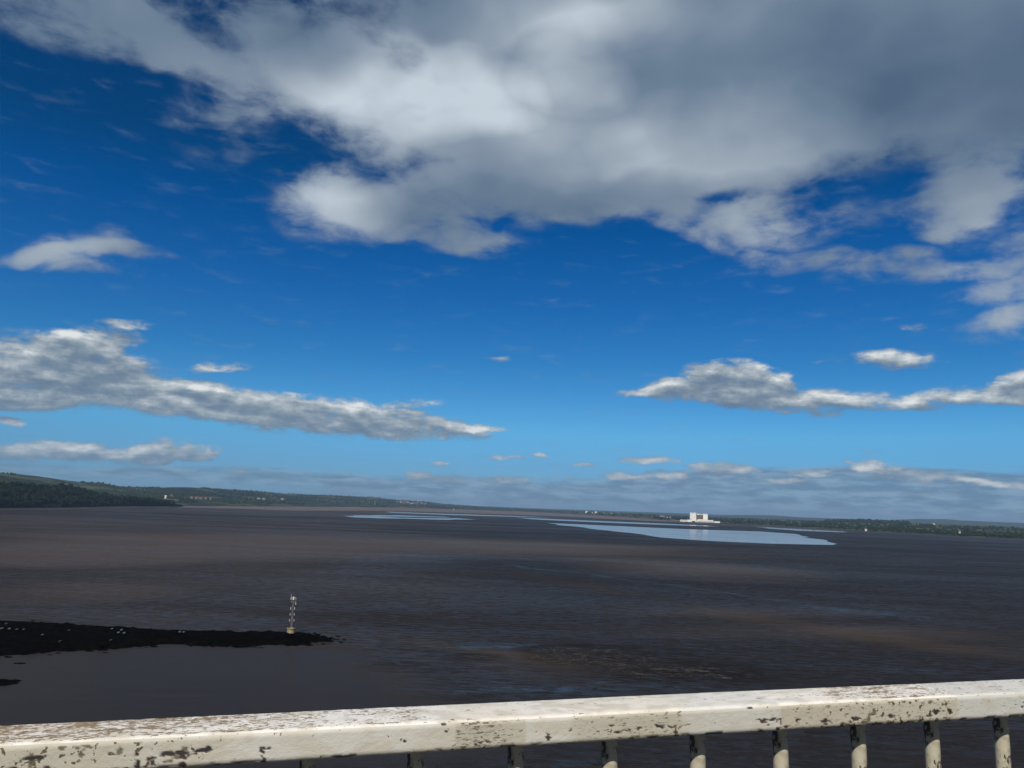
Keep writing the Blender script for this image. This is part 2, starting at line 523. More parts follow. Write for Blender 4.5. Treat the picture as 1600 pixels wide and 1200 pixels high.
ruff = t.math('MULTIPLY', ruff, t.math('SUBTRACT', t.math('ADD', 1.0, t.math('MULTIPLY', slick, 1.3)), t.math('MULTIPLY', t.math('MINIMUM', browny, 1.0), 0.6)))
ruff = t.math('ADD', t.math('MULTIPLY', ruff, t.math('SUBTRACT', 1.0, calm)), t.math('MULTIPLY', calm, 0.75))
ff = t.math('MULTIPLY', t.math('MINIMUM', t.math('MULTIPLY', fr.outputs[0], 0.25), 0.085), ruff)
mx = t.n.new('ShaderNodeMixShader')
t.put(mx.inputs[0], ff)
t.l.new(dif.outputs[0], mx.inputs[1])
t.l.new(glo.outputs[0], mx.inputs[2])
t.l.new(mx.outputs[0], next(n for n in t.n if n.type == 'OUTPUT_MATERIAL').inputs['Surface'])

vs, fs = [], []
ys = [-600, -200, 0, 150, 300, 600, 1200, 2500, 5000, 10000, 20000, 40000]
xs = [-40000, -20000, -8000, -3000, -1000, -300, 0, 300, 1000, 3000, 8000, 20000, 40000]
for y in ys:
    for x in xs:
        vs.append((x, y, 0))
for j in range(len(ys) - 1):
    for i in range(len(xs) - 1):
        k = j * len(xs) + i
        fs.append((k, k + 1, k + 1 + len(xs), k + len(xs)))
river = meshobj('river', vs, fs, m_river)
tag(river, kind='structure')


def rough_outline(pts, step, amp, seed):
    """pixels on the ground -> world outline with a ragged edge"""
    w = [ground(*p) for p in pts]
    o = []
    for i in range(len(w)):
        a, c = w[i], w[(i + 1) % len(w)]
        n = max(1, min(90, int((c - a).length / step)))
        for k in range(n):
            p = a.lerp(c, k / n)
            q = p / (step * 3)
            k2 = mnoise.fractal(Vector((q.x * 0.4, q.y * 3.0, seed)), 0.9, 2.1, 4)
            o.append(Vector((p.x + amp * (mnoise.noise((q.x, q.y, seed)) + 1.3 * k2), p.y + amp * mnoise.noise((q.x, q.y, seed + 9)), 0)))
    return o


def sheet(name, pts, z, mat, step, amp, seed=1.0):
    o = rough_outline(pts, step, amp, seed)
    bm = bmesh.new()
    vv = [bm.verts.new((p.x, p.y, z)) for p in o]
    bm.faces.new(vv)
    bmesh.ops.recalc_face_normals(bm, faces=bm.faces)
    if bm.faces[0].normal.z < 0:
        bmesh.ops.reverse_faces(bm, faces=bm.faces)
    me = bpy.data.meshes.new(name)
    bm.to_mesh(me)
    bm.free()
    me.materials.append(mat)
    ob = bpy.data.objects.new(name, me)
    C.objects.link(ob)
    return tag(ob, kind='structure')


# wet sandbanks uncovered by the tide and the still channel between them
m_calm, t, b, co = material('still_shallow_water')
cn = t.noise(t.mapping(co, scale=(0.15, 1, 1), rot=(0, 0, R(10))), 0.02, 5, 0.6)
t.put(b.inputs['Base Color'], t.mix(t.maprange(cn, 0.4, 0.65), (0.15, 0.15, 0.15), (0.08, 0.08, 0.08)))
st_ = t.noise(t.mapping(co, scale=(0.10, 1, 1), rot=(0, 0, R(16))), 0.035, 5, 0.65, 0.3)
stf = t.maprange(st_, 0.54, 0.68, 0.0, 0.7)
t.put(b.inputs['Roughness'], t.maprange(stf, 0.0, 1.0, 0.1, 0.5, 'LINEAR'))
t.put(b.inputs['Specular IOR Level'], t.maprange(stf, 0.0, 1.0, 0.55, 0.1, 'LINEAR'))
t.put(b.inputs['Base Color'], t.mix(stf, (0.22, 0.22, 0.21), (0.06, 0.055, 0.05)))
bump(t, b, t.noise(co, 0.3, 3), 0.1, 0.1)
m_sand, t, b, co = material('wet_tidal_sand')
cn = t.noise(t.mapping(co, scale=(0.12, 1, 1), rot=(0, 0, R(10))), 0.012, 6, 0.65)
t.put(b.inputs['Base Color'], t.mix(t.maprange(cn, 0.35, 0.68), (0.16, 0.125, 0.105), (0.075, 0.062, 0.06)))
b.inputs['Roughness'].default_value = 0.7
b.inputs['Specular IOR Level'].default_value = 0.15
bump(t, b, t.noise(t.mapping(co, scale=(0.5, 1, 1)), 0.08, 5, 0.7), 1.0, 3.0)

m_mud = plain('dark_wet_mud', (0.05, 0.042, 0.038), (0.03, 0.026, 0.026), 0.01, 0.7, 0.15)
sheet('calm_channel', [(850, 817), (900, 819), (1000, 823.5), (1080, 827), (1190, 830.5), (1240, 834), (1264, 839), (1290, 845), (1312, 850), (1290, 851.3), (1200, 849.5),
                       (1140, 847), (1080, 843.5), (1010, 837), (950, 829), (900, 823)], 0.10, m_calm, 60, 22)
sheet('calm_channel', [(800, 808.5), (900, 812.5), (1000, 816.5), (1100, 821), (1125, 823), (1020, 819.6), (920, 815.6), (840, 812)], 0.10, m_calm, 60, 22, 12.0)
sheet('calm_channel', [(556, 807), (575, 804.5), (620, 805), (680, 807), (735, 811.5), (700, 812.6), (650, 811), (600, 810), (562, 808.6)], 0.10, m_calm, 90, 50, 3.0)
sheet('calm_channel', [(1180, 822.5), (1240, 826), (1326, 830), (1320, 832), (1250, 829.5), (1200, 826)], 0.10, m_calm, 60, 15, 4.0)
sheet('calm_channel', [(600, 799.3), (700, 803), (800, 806), (860, 808.8), (700, 804.6), (610, 801)], 0.10, m_calm, 90, 30, 6.0)
sheet('sandbank_or_water_strip', [(280, 791), (420, 791.5), (620, 793), (820, 799.5), (920, 804.5), (1060, 814), (1090, 817), (1000, 813.5), (880, 807), (760, 802.6), (600, 798), (450, 797.5), (380, 795), (290, 793.2)], 0.2, m_sand, 120, 40, 5.0)
sheet('sandbank_or_water_strip', [(1060, 816), (1200, 821), (1400, 832.6), (1600, 843), (1760, 853), (1760, 855), (1600, 845.4), (1400, 834.4), (1200, 824), (1080, 819)], 0.2, m_mud, 60, 8, 7.0)
sheet('sandbank_or_water_strip', [(-140, 794), (60, 794), (272, 790), (300, 790.6), (270, 792), (120, 796), (-140, 799.5)], 0.2, m_mud, 40, 14, 8.0)
for k, q in enumerate([[(590, 807), (660, 807.8), (720, 809.5), (690, 809.8), (620, 808.6)], [(640, 804.4), (760, 807.6), (800, 809.6), (720, 807.4)]]):
    sheet('sandbank_or_water_strip', q, 0.25, m_river, 50, 18, 20.0 + k)  # dark strips of river water across the calm channel, not sand

# ------------------------------------------------------------------ land
def field_material(name, wood, field, wscale, thr, rough=0.9):
    m, t, b, co = material(name)
    patch = t.vor(t.mapping(co, rot=(0, 0, R(20)), scale=(1, 0.6, 1)), wscale, 'F1', 'Color')
    sepc = t.sep(patch)[0]
    woodn = t.noise(co, wscale * 0.8, 4, 0.6)
    fcol = t.mix(sepc, field, (field[0] * 1.8, field[1] * 1.5, field[2] * 1.2))
    t.put(b.inputs['Base Color'], t.mix(t.maprange(woodn, thr - 0.05, thr + 0.05), fcol, wood))
    b.inputs['Roughness'].default_value = rough
    b.inputs['Specular IOR Level'].default_value = 0.1
    bump(t, b, t.noise(co, 0.06, 6, 0.75), 1.0, 7.0)
    return m


m_hill = field_material('wooded_hill_ground', (0.012, 0.021, 0.012), (0.046, 0.062, 0.026), 0.0045, 0.46)
m_plain = field_material('farmland_ground', (0.014, 0.024, 0.013), (0.060, 0.080, 0.028), 0.007, 0.50)
m_ridge = field_material('far_ridge_ground', (0.018, 0.028, 0.018), (0.034, 0.046, 0.024), 0.0018, 0.45)
m_scrub = field_material('headland_ground', (0.003, 0.006, 0.004), (0.007, 0.012, 0.006), 0.02, 0.45)


def interp(tab, x):
    xs_, ys_ = [a[0] for a in tab], [a[1] for a in tab]
    return float(np.interp(x, xs_, ys_))


def land(name, shore, crest, dist, mat, cols=260, rows=22, amp=4.0, nscale=250.0, power=1.0, back=1.25, x0=None, x1=None):
    """shore: (x, y) edge at water level, crest: (x, y) skyline, dist: (x, metres) to the crest; returns a height sampler"""
    vs, fs = [], []
    x0 = x0 if x0 is not None else crest[0][0]
    x1 = x1 if x1 is not None else crest[-1][0]
    tops = []
    for i in range(cols + 1):
        x = x0 + (x1 - x0) * i / cols
        a = ground(x, interp(shore, x))
        D = interp(dist, x)
        c = atdist(x, interp(crest, x), D)
        tops.append((x, a, c))
        for j in range(rows + 1):
            s = j / rows
            if s <= 0.8:
                u = s / 0.8
                p = a.lerp(c, u)
                z = c.z * (0.04 + 0.96 * u ** power) if u > 0 else -0.5
            else:
                u = (s - 0.8) / 0.2
                p = Vector((c.x, c.y, 0)) * (1 + (back - 1) * u)
                z = c.z * (1 - u ** 1.5) - 1.0 * u
            nn = mnoise.fractal(Vector((p.x / nscale, p.y / nscale, 3.3)), 0.9, 2.1, 5) if 0 < j < rows else 0
            z += nn * amp * (0.25 if abs(s - 0.8) < 0.03 else 1.0) * min(1, s * 5)
            vs.append((p.x, p.y, max(z, -0.6 if j in (0, rows) else 0.4)))
    for i in range(cols):
        for j in range(rows):
            k = i * (rows + 1) + j
            fs.append((k, k + rows + 1, k + rows + 2, k + 1))
    o = meshobj(name, vs, fs, mat, smooth=True)
    tag(o, kind='structure')

    def sample(x, u):
        a = ground(x, interp(shore, x))
        c = atdist(x, interp(crest, x), interp(dist, x))
        p = a.lerp(c, u)
        z = c.z * (0.04 + 0.96 * u ** power)
        z += mnoise.fractal(Vector((p.x / nscale, p.y / nscale, 3.3)), 0.9, 2.1, 5) * amp * (0.25 if u > 0.97 else 1.0) * min(1, u * 4)
        return Vector((p.x, p.y, max(z, 0.4)))
    return sample


# horizon slope of the estuary: near shore points come from where the waterline is seen
shoreA = [(-160, 796), (0, 794), (100, 793), (200, 791), (285, 789.5)]
sampA = land('headland', shoreA, [(-160, 757), (-60, 762), (0, 762), (25, 761), (60, 765), (110, 764), (135, 770), (160, 776), (200, 780), (240, 784), (272, 788), (285, 789)],
             [(-160, 2250), (0, 2450), (285, 3500)], m_scrub, 160, 16, 3.0, 90, 0.75, 1.12)
shoreB = [(-160, 791), (200, 789.5), (300, 789), (400, 790), (500, 791), (600, 792.6), (700, 795), (800, 798.0), (860, 800.3)]
sampB = land('hills', shoreB, [(-160, 724), (0, 739), (30, 741), (60, 744), (100, 750), (130, 754), (160, 755), (180, 759), (225, 762), (262, 761), (290, 761.5), (330, 763),
                               (400, 767), (440, 771), (490, 773), (530, 774), (580, 777), (620, 781), (670, 784), (690, 787), (740, 790.5), (790, 793.5), (830, 796), (860, 798.5)],
             [(-160, 5200), (0, 5400), (300, 7400), (600, 10500), (860, 14500)], m_hill, 420, 40, 13.0, 420, 1.35, 1.2)
sampC = land('far_shore', [(820, 798.6), (900, 801.6), (960, 806), (1000, 809), (1080, 815), (1150, 818), (1200, 821), (1300, 827), (1400, 832.5), (1500, 838), (1600, 843), (1760, 852)],
             [(820, 797.2), (900, 798.6), (950, 800.6), (1000, 803), (1080, 807), (1150, 810), (1200, 812), (1300, 814), (1340, 813.5), (1400, 816), (1440, 818.6), (1500, 820), (1600, 824), (1760, 830)],
             [(820, 15500), (1000, 10500), (1200, 8000), (1400, 6800), (1760, 5800)], m_plain, 420, 30, 4.0, 300, 1.5, 1.1)
land('far_ridge', [(800, 796), (1100, 806), (1400, 818), (1760, 830)],
     [(800, 797), (840, 794.5), (880, 796), (960, 799), (1040, 801), (1100, 803.5), (1130, 804.6), (1180, 804.6), (1210, 805), (1250, 808), (1320, 810.5), (1380, 813), (1410, 811.5), (1440, 810.5), (1480, 811), (1500, 813), (1560, 815.5), (1600, 817), (1760, 820)],
     [(800, 20000), (1760, 17000)], m_ridge, 300, 16, 10.0, 900, 1.2, 1.2)
m_far = plain('far_land', (0.05, 0.06, 0.04))

# ------------------------------------------------------------------ woods (too many crowns to count) and trees one can tell apart
def leaf_material(name, a, bcol, scale):
    m, t, b, co = material(name)
    n = t.noise(co, scale, 5, 0.7)
    oi = t.n.new('ShaderNodeObjectInfo')
    v = t.math('ADD', n, t.math('MULTIPLY', t.math('SUBTRACT', oi.outputs['Random'], 0.5), 0.25))
    t.put(b.inputs['Base Color'], t.mix(t.maprange(v, 0.35, 0.68), a, bcol))
    b.inputs['Roughness'].default_value = 0.85
    b.inputs['Specular IOR Level'].default_value = 0.12
    return m


m_wood_dark = leaf_material('dark_wood_leaves', (0.0022, 0.005, 0.003), (0.007, 0.014, 0.006), 0.03)
m_wood = leaf_material('wood_leaves', (0.010, 0.018, 0.010), (0.026, 0.040, 0.016), 0.02)
m_leaf = leaf_material('tree_leaves', (0.016, 0.028, 0.012), (0.042, 0.060, 0.022), 0.12)
m_bark = plain('bark', (0.06, 0.045, 0.035), scale=2.0)
rnd = random.Random(7)


def crown_into(mb, p, r, h, k=4, ic=ICO1):
    """one crown: a few jagged leaf clumps at different heights"""
    for q in range(k):
        a = rnd.uniform(0, 6.28)
        d = r * rnd.uniform(0.0, 0.55)
        c = Vector((p.x + math.cos(a) * d, p.y + math.sin(a) * d, p.z + h * rnd.uniform(0.38, 0.78)))
        rr = r * rnd.uniform(0.45, 0.75)
        vs = []
        for v in ic[0]:
            j = rnd.uniform(0.7, 1.25)
            vs.append(c + Vector((v.x * rr * j, v.y * rr * j, v.z * rr * j * 0.9)))
        mb.add(vs, ic[1])


def wood(name, sampler, n, xr, ur, size, mat, keep=None, k=3):
    mb = MB()
    i = 0
    tries = 0
    while i < n and tries < n * 12:
        tries += 1
        x, u = rnd.uniform(*xr), rnd.uniform(*ur)
        p = sampler(x, u)
        if keep and not keep(x, u, p):
            continue
        s = rnd.uniform(*size)
        p.z -= s * 0.35
        crown_into(mb, p, s * 0.62, s * 1.25, k)
        i += 1
    o = mb.build(name, mat)
    return tag(o, kind='stuff')


wood('headland_woods', sampA, 1500, (-150, 272), (0.0, 1.06), (9, 19), m_wood_dark, k=4)
clump = lambda x, u, p: mnoise.noise((p.x / 420, p.y / 420, 1.7)) > -0.08
wood('hillside_woods', sampB, 4200, (-150, 330), (0.25, 0.99), (8, 14), m_wood, clump)
wood('hillside_woods', sampB, 2600, (280, 850), (0.05, 0.99), (9, 15), m_wood, clump)
hedge = lambda x, u, p: abs(mnoise.noise((p.x / 260, p.y / 260, 4.7))) < 0.16
wood('shoreline_woods', sampC, 1900, (1090, 1740), (0.01, 0.9), (9, 17), m_wood, hedge)
wood('shoreline_woods', sampC, 700, (830, 1110), (0.0, 0.7), (10, 22), m_wood, hedge)
wood('shoreline_woods', sampC, 500, (1290, 1420), (0.72, 1.0), (14, 24), m_wood)

proto = []
for kind in range(4):
    h = (13, 10, 15, 12)[kind]
    root = empty('tree', (0, 0, 0))
    tb = MB()
    tb.tube((0, 0, -1.0), (0.2, 0, h * 0.45), 0.5, 0.28, 7)
    for q in range(4):
        a = q * 1.6 + kind
        tb.tube((0.15, 0, h * (0.28 + 0.05 * q)), (math.cos(a) * h * 0.22, math.sin(a) * h * 0.22, h * (0.55 + 0.05 * q)), 0.22, 0.1, 5)
    tb.build('trunk', m_bark, root)
    cb = MB()
    crown_into(cb, Vector((0, 0, -h * 0.02)), h * (0.42, 0.5, 0.34, 0.46)[kind], h, 9, ICO2)
    # loose leaf sprays round the rim so that the outline stays ragged
    for q in range(160):
        a, e = rnd.uniform(0, 6.28), rnd.uniform(-0.5, 1.5)
        rr = h * 0.42 * rnd.uniform(0.75, 1.12)
        c = Vector((math.cos(a) * math.cos(e) * rr, math.sin(a) * math.cos(e) * rr, h * 0.58 + math.sin(e) * rr * 0.95))
        s = rnd.uniform(0.35, 0.9)
        u = Vector((rnd.uniform(-1, 1), rnd.uniform(-1, 1), rnd.uniform(-1, 1))).normalized() * s
        w = u.orthogonal().normalized() * s
        cb.add([c - u - w, c + u - w, c + u + w, c - u + w], [(0, 1, 2, 3)])
    cb.build('crown', m_leaf, root)
    proto.append(root)
TREE_LABEL = ['broad green tree among the shoreline trees of the right bank', 'low spreading tree among the shoreline trees of the right bank',
              'tall narrow tree among the shoreline trees of the right bank', 'rounded green tree among the shoreline trees of the right bank']
used = [False] * 4
spots = []
x = 1128.0
while x < 1655 and len(spots) < 120:
    spots.append((x, rnd.choice((0.004, 0.012, 0.02, 0.035, 0.05))))
    x += rnd.choice((2.2, 3.0, 4.0, 5.5, 8.0))
for (x, u) in spots:
    k = rnd.randrange(4)
    p = sampC(x, u)
    if not used[k]:
        used[k] = True
        o = proto[k]
    else:
        o = proto[k].copy()
        C.objects.link(o)
        for ch in proto[k].children:
            c2 = ch.copy()
            C.objects.link(c2)
            c2.parent = o
    o.location = (p.x, p.y, p.z - 0.3)
    o.rotation_euler = (0, 0, rnd.uniform(0, 6.28))
    s = rnd.uniform(0.75, 1.35)
    o.scale = (s * rnd.uniform(0.9, 1.2), s * rnd.uniform(0.9, 1.2), s)
    tag(o, TREE_LABEL[k], 'tree', 'trees along the right bank')
for k in range(4):
    if not used[k]:
        for ch in list(proto[k].children): bpy.data.objects.remove(ch)
        bpy.data.objects.remove(proto[k])

# ------------------------------------------------------------------ buildings on the banks
m_white = plain('white_cladding', (0.80, 0.80, 0.78), (0.72, 0.72, 0.70), 0.05, 0.6)
m_concrete = plain('brown_concrete', (0.16, 0.12, 0.09), scale=0.08)
m_dark = plain('dark_louvres', (0.03, 0.028, 0.03), scale=0.2)
m_glass = plain('dark_window_glass', (0.02, 0.025, 0.03), scale=0.3, rough=0.15, spec=0.5)
m_tile = plain('red_roof_tile', (0.20, 0.10, 0.075), scale=0.6)
m_slate = plain('slate_roof', (0.10, 0.10, 0.11), scale=0.6)
m_render = plain('cream_render', (0.48, 0.42, 0.37), scale=0.4)
m_pale = plain('pale_render', (0.78, 0.77, 0.74), scale=0.4)
m_brick = plain('pinkish_brick', (0.24, 0.16, 0.13), scale=0.4)


def station():
    D = 4250.0
    p = atdist(1091.5, 811.3, D)
    az = math.atan2(p.x, p.y)
    root = empty('power_station', (p.x, p.y, 3.0), -az + R(4))
    px = D / FPX * 1.01
    def X(x): return (x - 1091.5) * px
    H = 12.1 * px
    for nm, a, c, hh in (('reactor_block', 1079, 1088, H + 2.2), ('reactor_block', 1098, 1104.6, H - 1.5)):
        mb = MB()
        w = (c - a) * px
        mb.box((X((a + c) / 2), 14, hh / 2), (w, 40, hh))
        # corner pilasters and a parapet stand proud of the cladding
        for q in range(6):
            mb.box((X(a) + w * (q + 0.5) / 6, -6.25, hh / 2 - 1), (0.7, 0.5, hh - 2))
        mb.box((X((a + c) / 2), 14, hh + 0.4), (w + 0.8, 40.8, 0.8))
        o = mb.build(nm, m_white, root)
        for q in (0.2, 0.75):
            MB().box((X(a) + w * q, 8, hh + 2.2), (w * 0.22, 8, 3.0)).build('roof_house', m_white, o)
        MB().box((X(a) + w * 0.5, -6.55, 2.4), (w * 0.7, 0.6, 4.8)).build('window_band', m_dark, o)
    MB().box((X(1093), 20, (H - 4.5) / 2), (10.0 * px, 22, H - 4.5)).build('link_block', m_concrete, root)
    mb = MB()
    mb.box((X(1093.6), 16, H - 3.0), (8.4 * px, 18, 3.4))
    mb.box((X(1090.4), 15, H - 0.6), (3.5 * px, 10, 1.4))
    mb.build('roof_bridge', m_white, root)
    mb = MB()
    for q in range(7):
        mb.box((X(1089.2) + q * 1.25 * px, 8.2, (H - 8) / 2 + 2), (1.4, 1.2, H - 8))
    mb.build('gas_duct', m_concrete, root)
    # low halls in front
    hall = empty('turbine_hall', root.location, root.rotation_euler.z)
    mb = MB()
    mb.box((X(1100), -28, 6.6), (24 * px, 20, 13.2))
    mb.box((X(1094), -30, 14.1), (8 * px, 12, 1.8))
    mb.box((X(1117), -26, 4.2), (8 * px, 16, 8.4))
    mb.build('wall', m_white, hall)
    mb = MB()
    mb.box((X(1100), -38.1, 3.4), (22 * px, 0.5, 2.2))
    mb.build('window_ribbon', m_glass, hall)
    off = empty('office_block', root.location, root.rotation_euler.z)
    mb = MB()
    mb.box((X(1069), -24, 4.8), (9.5 * px, 14, 9.6))
    mb.box((X(1078), -20, 6.0), (7.0 * px, 12, 12.0))
    mb.build('wall', m_white, off)
    mb = MB()
    mb.box((X(1069), -31.1, 4.6), (8.4 * px, 0.4, 1.6))
    mb.build('window_ribbon', m_glass, off)
    MB().box((X(1078), -20, 12.3), (7.4 * px, 12.8, 0.6)).build('roof', m_slate, off)
    tag(root, 'white power station with two tall reactor blocks joined by a brown recess', 'power station')
    tag(hall, 'long low white hall at the foot of the right reactor block', 'hall')
    tag(off, 'low white office range beside the left reactor block', 'building')
    # nudge the foot of the site clear of the ground
    for o in (root, hall, off):
        o.location.z = 2.0
    return root


station()
# made ground the station stands on
sheet('power_station_apron', [(1040, 814.2), (1060, 812.6), (1140, 816.4), (1150, 817.8), (1100, 816.6), (1060, 815.4)], 1.9, m_concrete, 40, 4, 2.0)


def house(name, x, y, D, w, h, wallm, roofm, label, cat, group=None, flat=False, rz=0.0, z=None, dep=9.0):
    p = atdist(x, y, D)
    az = math.atan2(p.x, p.y)
    r = empty(name, (p.x, p.y, p.z if z is None else z), -az + rz)
    mb = MB().box((0, 0, h / 2 - 2), (w, dep, h + 4))
    mb.build('wall', wallm, r)
    if flat:
        MB().box((0, 0, h + 0.35), (w + 0.6, dep + 0.6, 0.7)).build('roof', roofm, r)
    else:
        o = MB().gable((0, 0, h + 0.002), (w + 1, dep + 1, dep * 0.42)).build('roof', roofm, r)
        MB().box((w * 0.35, 0, h + dep * 0.42), (1.2, 1.0, 2.2)).build('chimney', m_brick, o)
    n = max(2, int(w / 3.5))
    for k in range(min(n, 6)):
        xx = -w / 2 + w * (k + 0.5) / min(n, 6)
        MB().box((xx, -dep / 2 - 0.05, h * 0.62), (1.3, 0.14, 1.3)).build('window', m_glass, r)
    return tag(r, label, cat, group)


house('house', 258.5, 777.4, 3300, 6, 4, m_pale, m_pale, 'small bright white house in the dark wood near the left headland', 'house')
for i, (x, y, w, rm, wm) in enumerate([(300, 778, 14, m_slate, m_brick), (307, 778.8, 12, m_tile, m_brick), (313, 779.2, 18, m_tile, m_brick), (321, 779.2, 13, m_tile, m_brick), (268, 774.5, 11, m_slate, m_brick),
                                       (329, 779.6, 10, m_slate, m_brick)]):
    house('house', x, y, 4600, w, 6.5, wm, rm, 'small brick house of the village beyond the left headland', 'house', 'houses of the village beyond the left headland', rz=rnd.uniform(-.4, .4))
for i in range(16):
    x = 622 + i * 2.9 + rnd.uniform(-1, 1)
    house('house', x, 785.0 + (x - 622) * 0.035 + rnd.uniform(-1.2, 1.4), 8600, rnd.uniform(12, 20), rnd.uniform(5, 8), rnd.choice([m_brick, m_brick, m_render]), rnd.choice([m_tile, m_slate]),
          'pinkish house of the small town on the far left hillside', 'house', 'houses of the far hillside town', rz=rnd.uniform(-.5, .5), dep=14)
for i, (x, y) in enumerate([(404, 779), (412, 779.4), (441, 779.6)]):
    house('house', x, y, 5600, 18, 4, m_render, m_slate, 'pale farm shed on the flat fields below the left hills', 'shed', 'farm sheds below the left hills', rz=0.2)
for i, (x, yb, w, h, lab) in enumerate([(916.5, 803.2, 26, 26, 'leftmost of the small white blocks far up the estuary'), (925, 803.2, 18, 16, 'smallest white block far up the estuary, second from the left'),
                                        (931, 803.4, 22, 24, 'square white block far up the estuary, third from the left'), (950, 805.2, 96, 12, 'long low white shed far up the estuary'),
                                        (1034, 808.0, 48, 14, 'white gabled building just left of the power station'), (1045, 808.4, 30, 10, 'smaller white building between the gabled one and the power station')]):
    house('building', x, yb, 9000 if x < 1000 else 6500, w, h, m_pale, m_pale if x < 1000 else m_slate, lab, 'building', flat=(x < 1000), z=0, dep=14)
house('house', 1353, 828.0, 3150, 7, 3.5, m_pale, m_slate, 'white cottage among the trees at the middle of the right bank', 'house')
house('house', 1458.5, 818.8, 6200, 18, 5, m_pale, m_slate, 'white farmhouse on the rise behind the right bank', 'house')
house('house', 1499.5, 831.5, 2900, 6, 3.5, m_render, m_slate, 'small pale cottage close to the right end of the right bank', 'house')

# pylon on the left shore and beacon off it
m_steel = plain('galvanised_steel', (0.45, 0.47, 0.50), scale=2.0, rough=0.5)
pp = atdist(585.5, 789.5, 7600)
pyl = empty('pylon', (pp.x, pp.y, 2), 0.5)
mb = MB()
for sx_, sy_ in ((-1, -1), (1, -1), (1, 1), (-1, 1)):
    mb.tube((sx_ * 4.5, sy_ * 4.5, 0), (sx_ * 1.0, sy_ * 1.0, 58), 0.35, 0.25, 5)
for k in range(6):
    z0, z1 = k * 9.0, k * 9.0 + 9
    w0, w1 = 4.5 - z0 / 58 * 3.5, 4.5 - z1 / 58 * 3.5
    for q in range(4):
        a, c = [(-1, -1), (1, -1), (1, 1), (-1, 1)][q], [(1, -1), (1, 1), (-1, 1), (-1, -1)][q]
        mb.tube((a[0] * w0, a[1] * w0, z0), (c[0] * w1, c[1] * w1, z1), 0.18, n=4)
mb.build('lattice', m_steel, pyl)
for z in (38, 46, 54):
    MB().tube((-9, 0, z), (9, 0, z), 0.3, n=5).build('crossarm', m_steel, pyl)
tag(pyl, 'thin lattice pylon standing before the left hills', 'pylon')
bp = ground(709, 797.5)
bea = empty('beacon', (bp.x, bp.y, 0))
MB().tube((0, 0, -1), (0, 0, 16), 1.6, 1.1, 10).build('tower', m_pale, bea)
MB().tube((0, 0, 16), (0, 0, 18.5), 2.0, 1.4, 10).build('lantern', m_pale, bea)
tag(bea, 'faint pale beacon standing on the far mudflat', 'beacon')

# ------------------------------------------------------------------ the rocky spit
m_rock, t, b, co = material('weed_covered_rock')
n = t.noise(co, 0.5, 6, 0.7)
n2 = t.noise(t.mapping(co, rot=(0, 0, R(20)), scale=(0.2, 1, 1)), 0.7, 5, 0.7)
t.put(b.inputs['Base Color'], t.mix(t.maprange(n, 0.45, 0.75), (0.0018, 0.0018, 0.0016), (0.0055, 0.005, 0.004)))
b.inputs['Roughness'].default_value = 0.95
b.inputs['Specular IOR Level'].default_value = 0.0
bump(t, b, n2, 0.8, 0.5)
SPIT = [(-260, 954), (-120, 962), (0, 971.5), (90, 976), (112, 978), (260, 985.5), (290, 987), (370, 989), (400, 989), (445, 989.5), (470, 991.5), (500, 995), (508, 998), (517, 1000.5),
        (511, 1002.4), (482, 1003), (476, 1007), (460, 1008.5), (430, 1007), (400, 1008.5), (370, 1009.5), (320, 1009), (300, 1004.5), (270, 1005.5), (235, 1008), (190, 1012), (150, 1015), (115, 1017), (60, 1019),
        (45, 1022), (0, 1023.5), (-120, 1030), (-260, 1042)]


def inside(p, poly):
    c = False
    j = len(poly) - 1
    for i in range(len(poly)):
        a, d = poly[i], poly[j]
        if (a.y > p.y) != (d.y > p.y) and p.x < (d.x - a.x) * (p.y - a.y) / (d.y - a.y) + a.x:
            c = not c
        j = i
    return c


def edgedist(p, poly):
    m = 1e9
    for i in range(len(poly)):
        a, d = poly[i - 1], poly[i]
        ab = d - a
        tt = max(0, min(1, (p - a).dot(ab) / max(ab.length_squared, 1e-9)))
        m = min(m, (a + ab * tt - p).length)
    return m


spoly = [Vector((v.x, v.y)) for v in (ground(*q) for q in SPIT)]
minx, maxx = min(p.x for p in spoly) - 3, max(p.x for p in spoly) + 3
miny, maxy = min(p.y for p in spoly) - 3, max(p.y for p in spoly) + 3
st = 0.9
nx, ny = int((maxx - minx) / st), int((maxy - miny) / st)
vs, idx, fs = [], {}, []
hmap = {}
for i in range(nx + 1):
    for j in range(ny + 1):
        p = Vector((minx + i * st, miny + j * st))
        e = edgedist(p, spoly)
        s = e if inside(p, spoly) else -e
        if s < -3.0:
            continue
        w = mnoise.fractal(Vector((p.x * 0.25, p.y * 0.25, 0.3)), 0.8, 2.0, 5)
        ledge = mnoise.noise((p.x * 0.06, p.y * 0.35, 5.0))
        z = min(1.0, (s + 0.9 + w * 1.6) * 0.38) * (0.75 + 0.35 * ledge) + (abs(w) * 0.5 if s > 0.5 else 0)
        z = math.floor(z * 4) / 4 * 0.6 + z * 0.4 if z > 0.2 else z
        hmap[(i, j)] = z
        idx[(i, j)] = len(vs)
        vs.append((p.x, p.y, max(z, -0.8)))
for i in range(nx):
    for j in range(ny):
        q = [(i, j), (i + 1, j), (i + 1, j + 1), (i, j + 1)]
        if all(k in idx for k in q) and max(hmap[k] for k in q) > -0.4:
            fs.append([idx[k] for k in q])
spit = meshobj('rock_spit', vs, fs, m_rock)
tag(spit, kind='structure')


def spit_h(x, y):
    return hmap.get((int(round((x - minx) / st)), int(round((y - miny) / st))), -0.3)


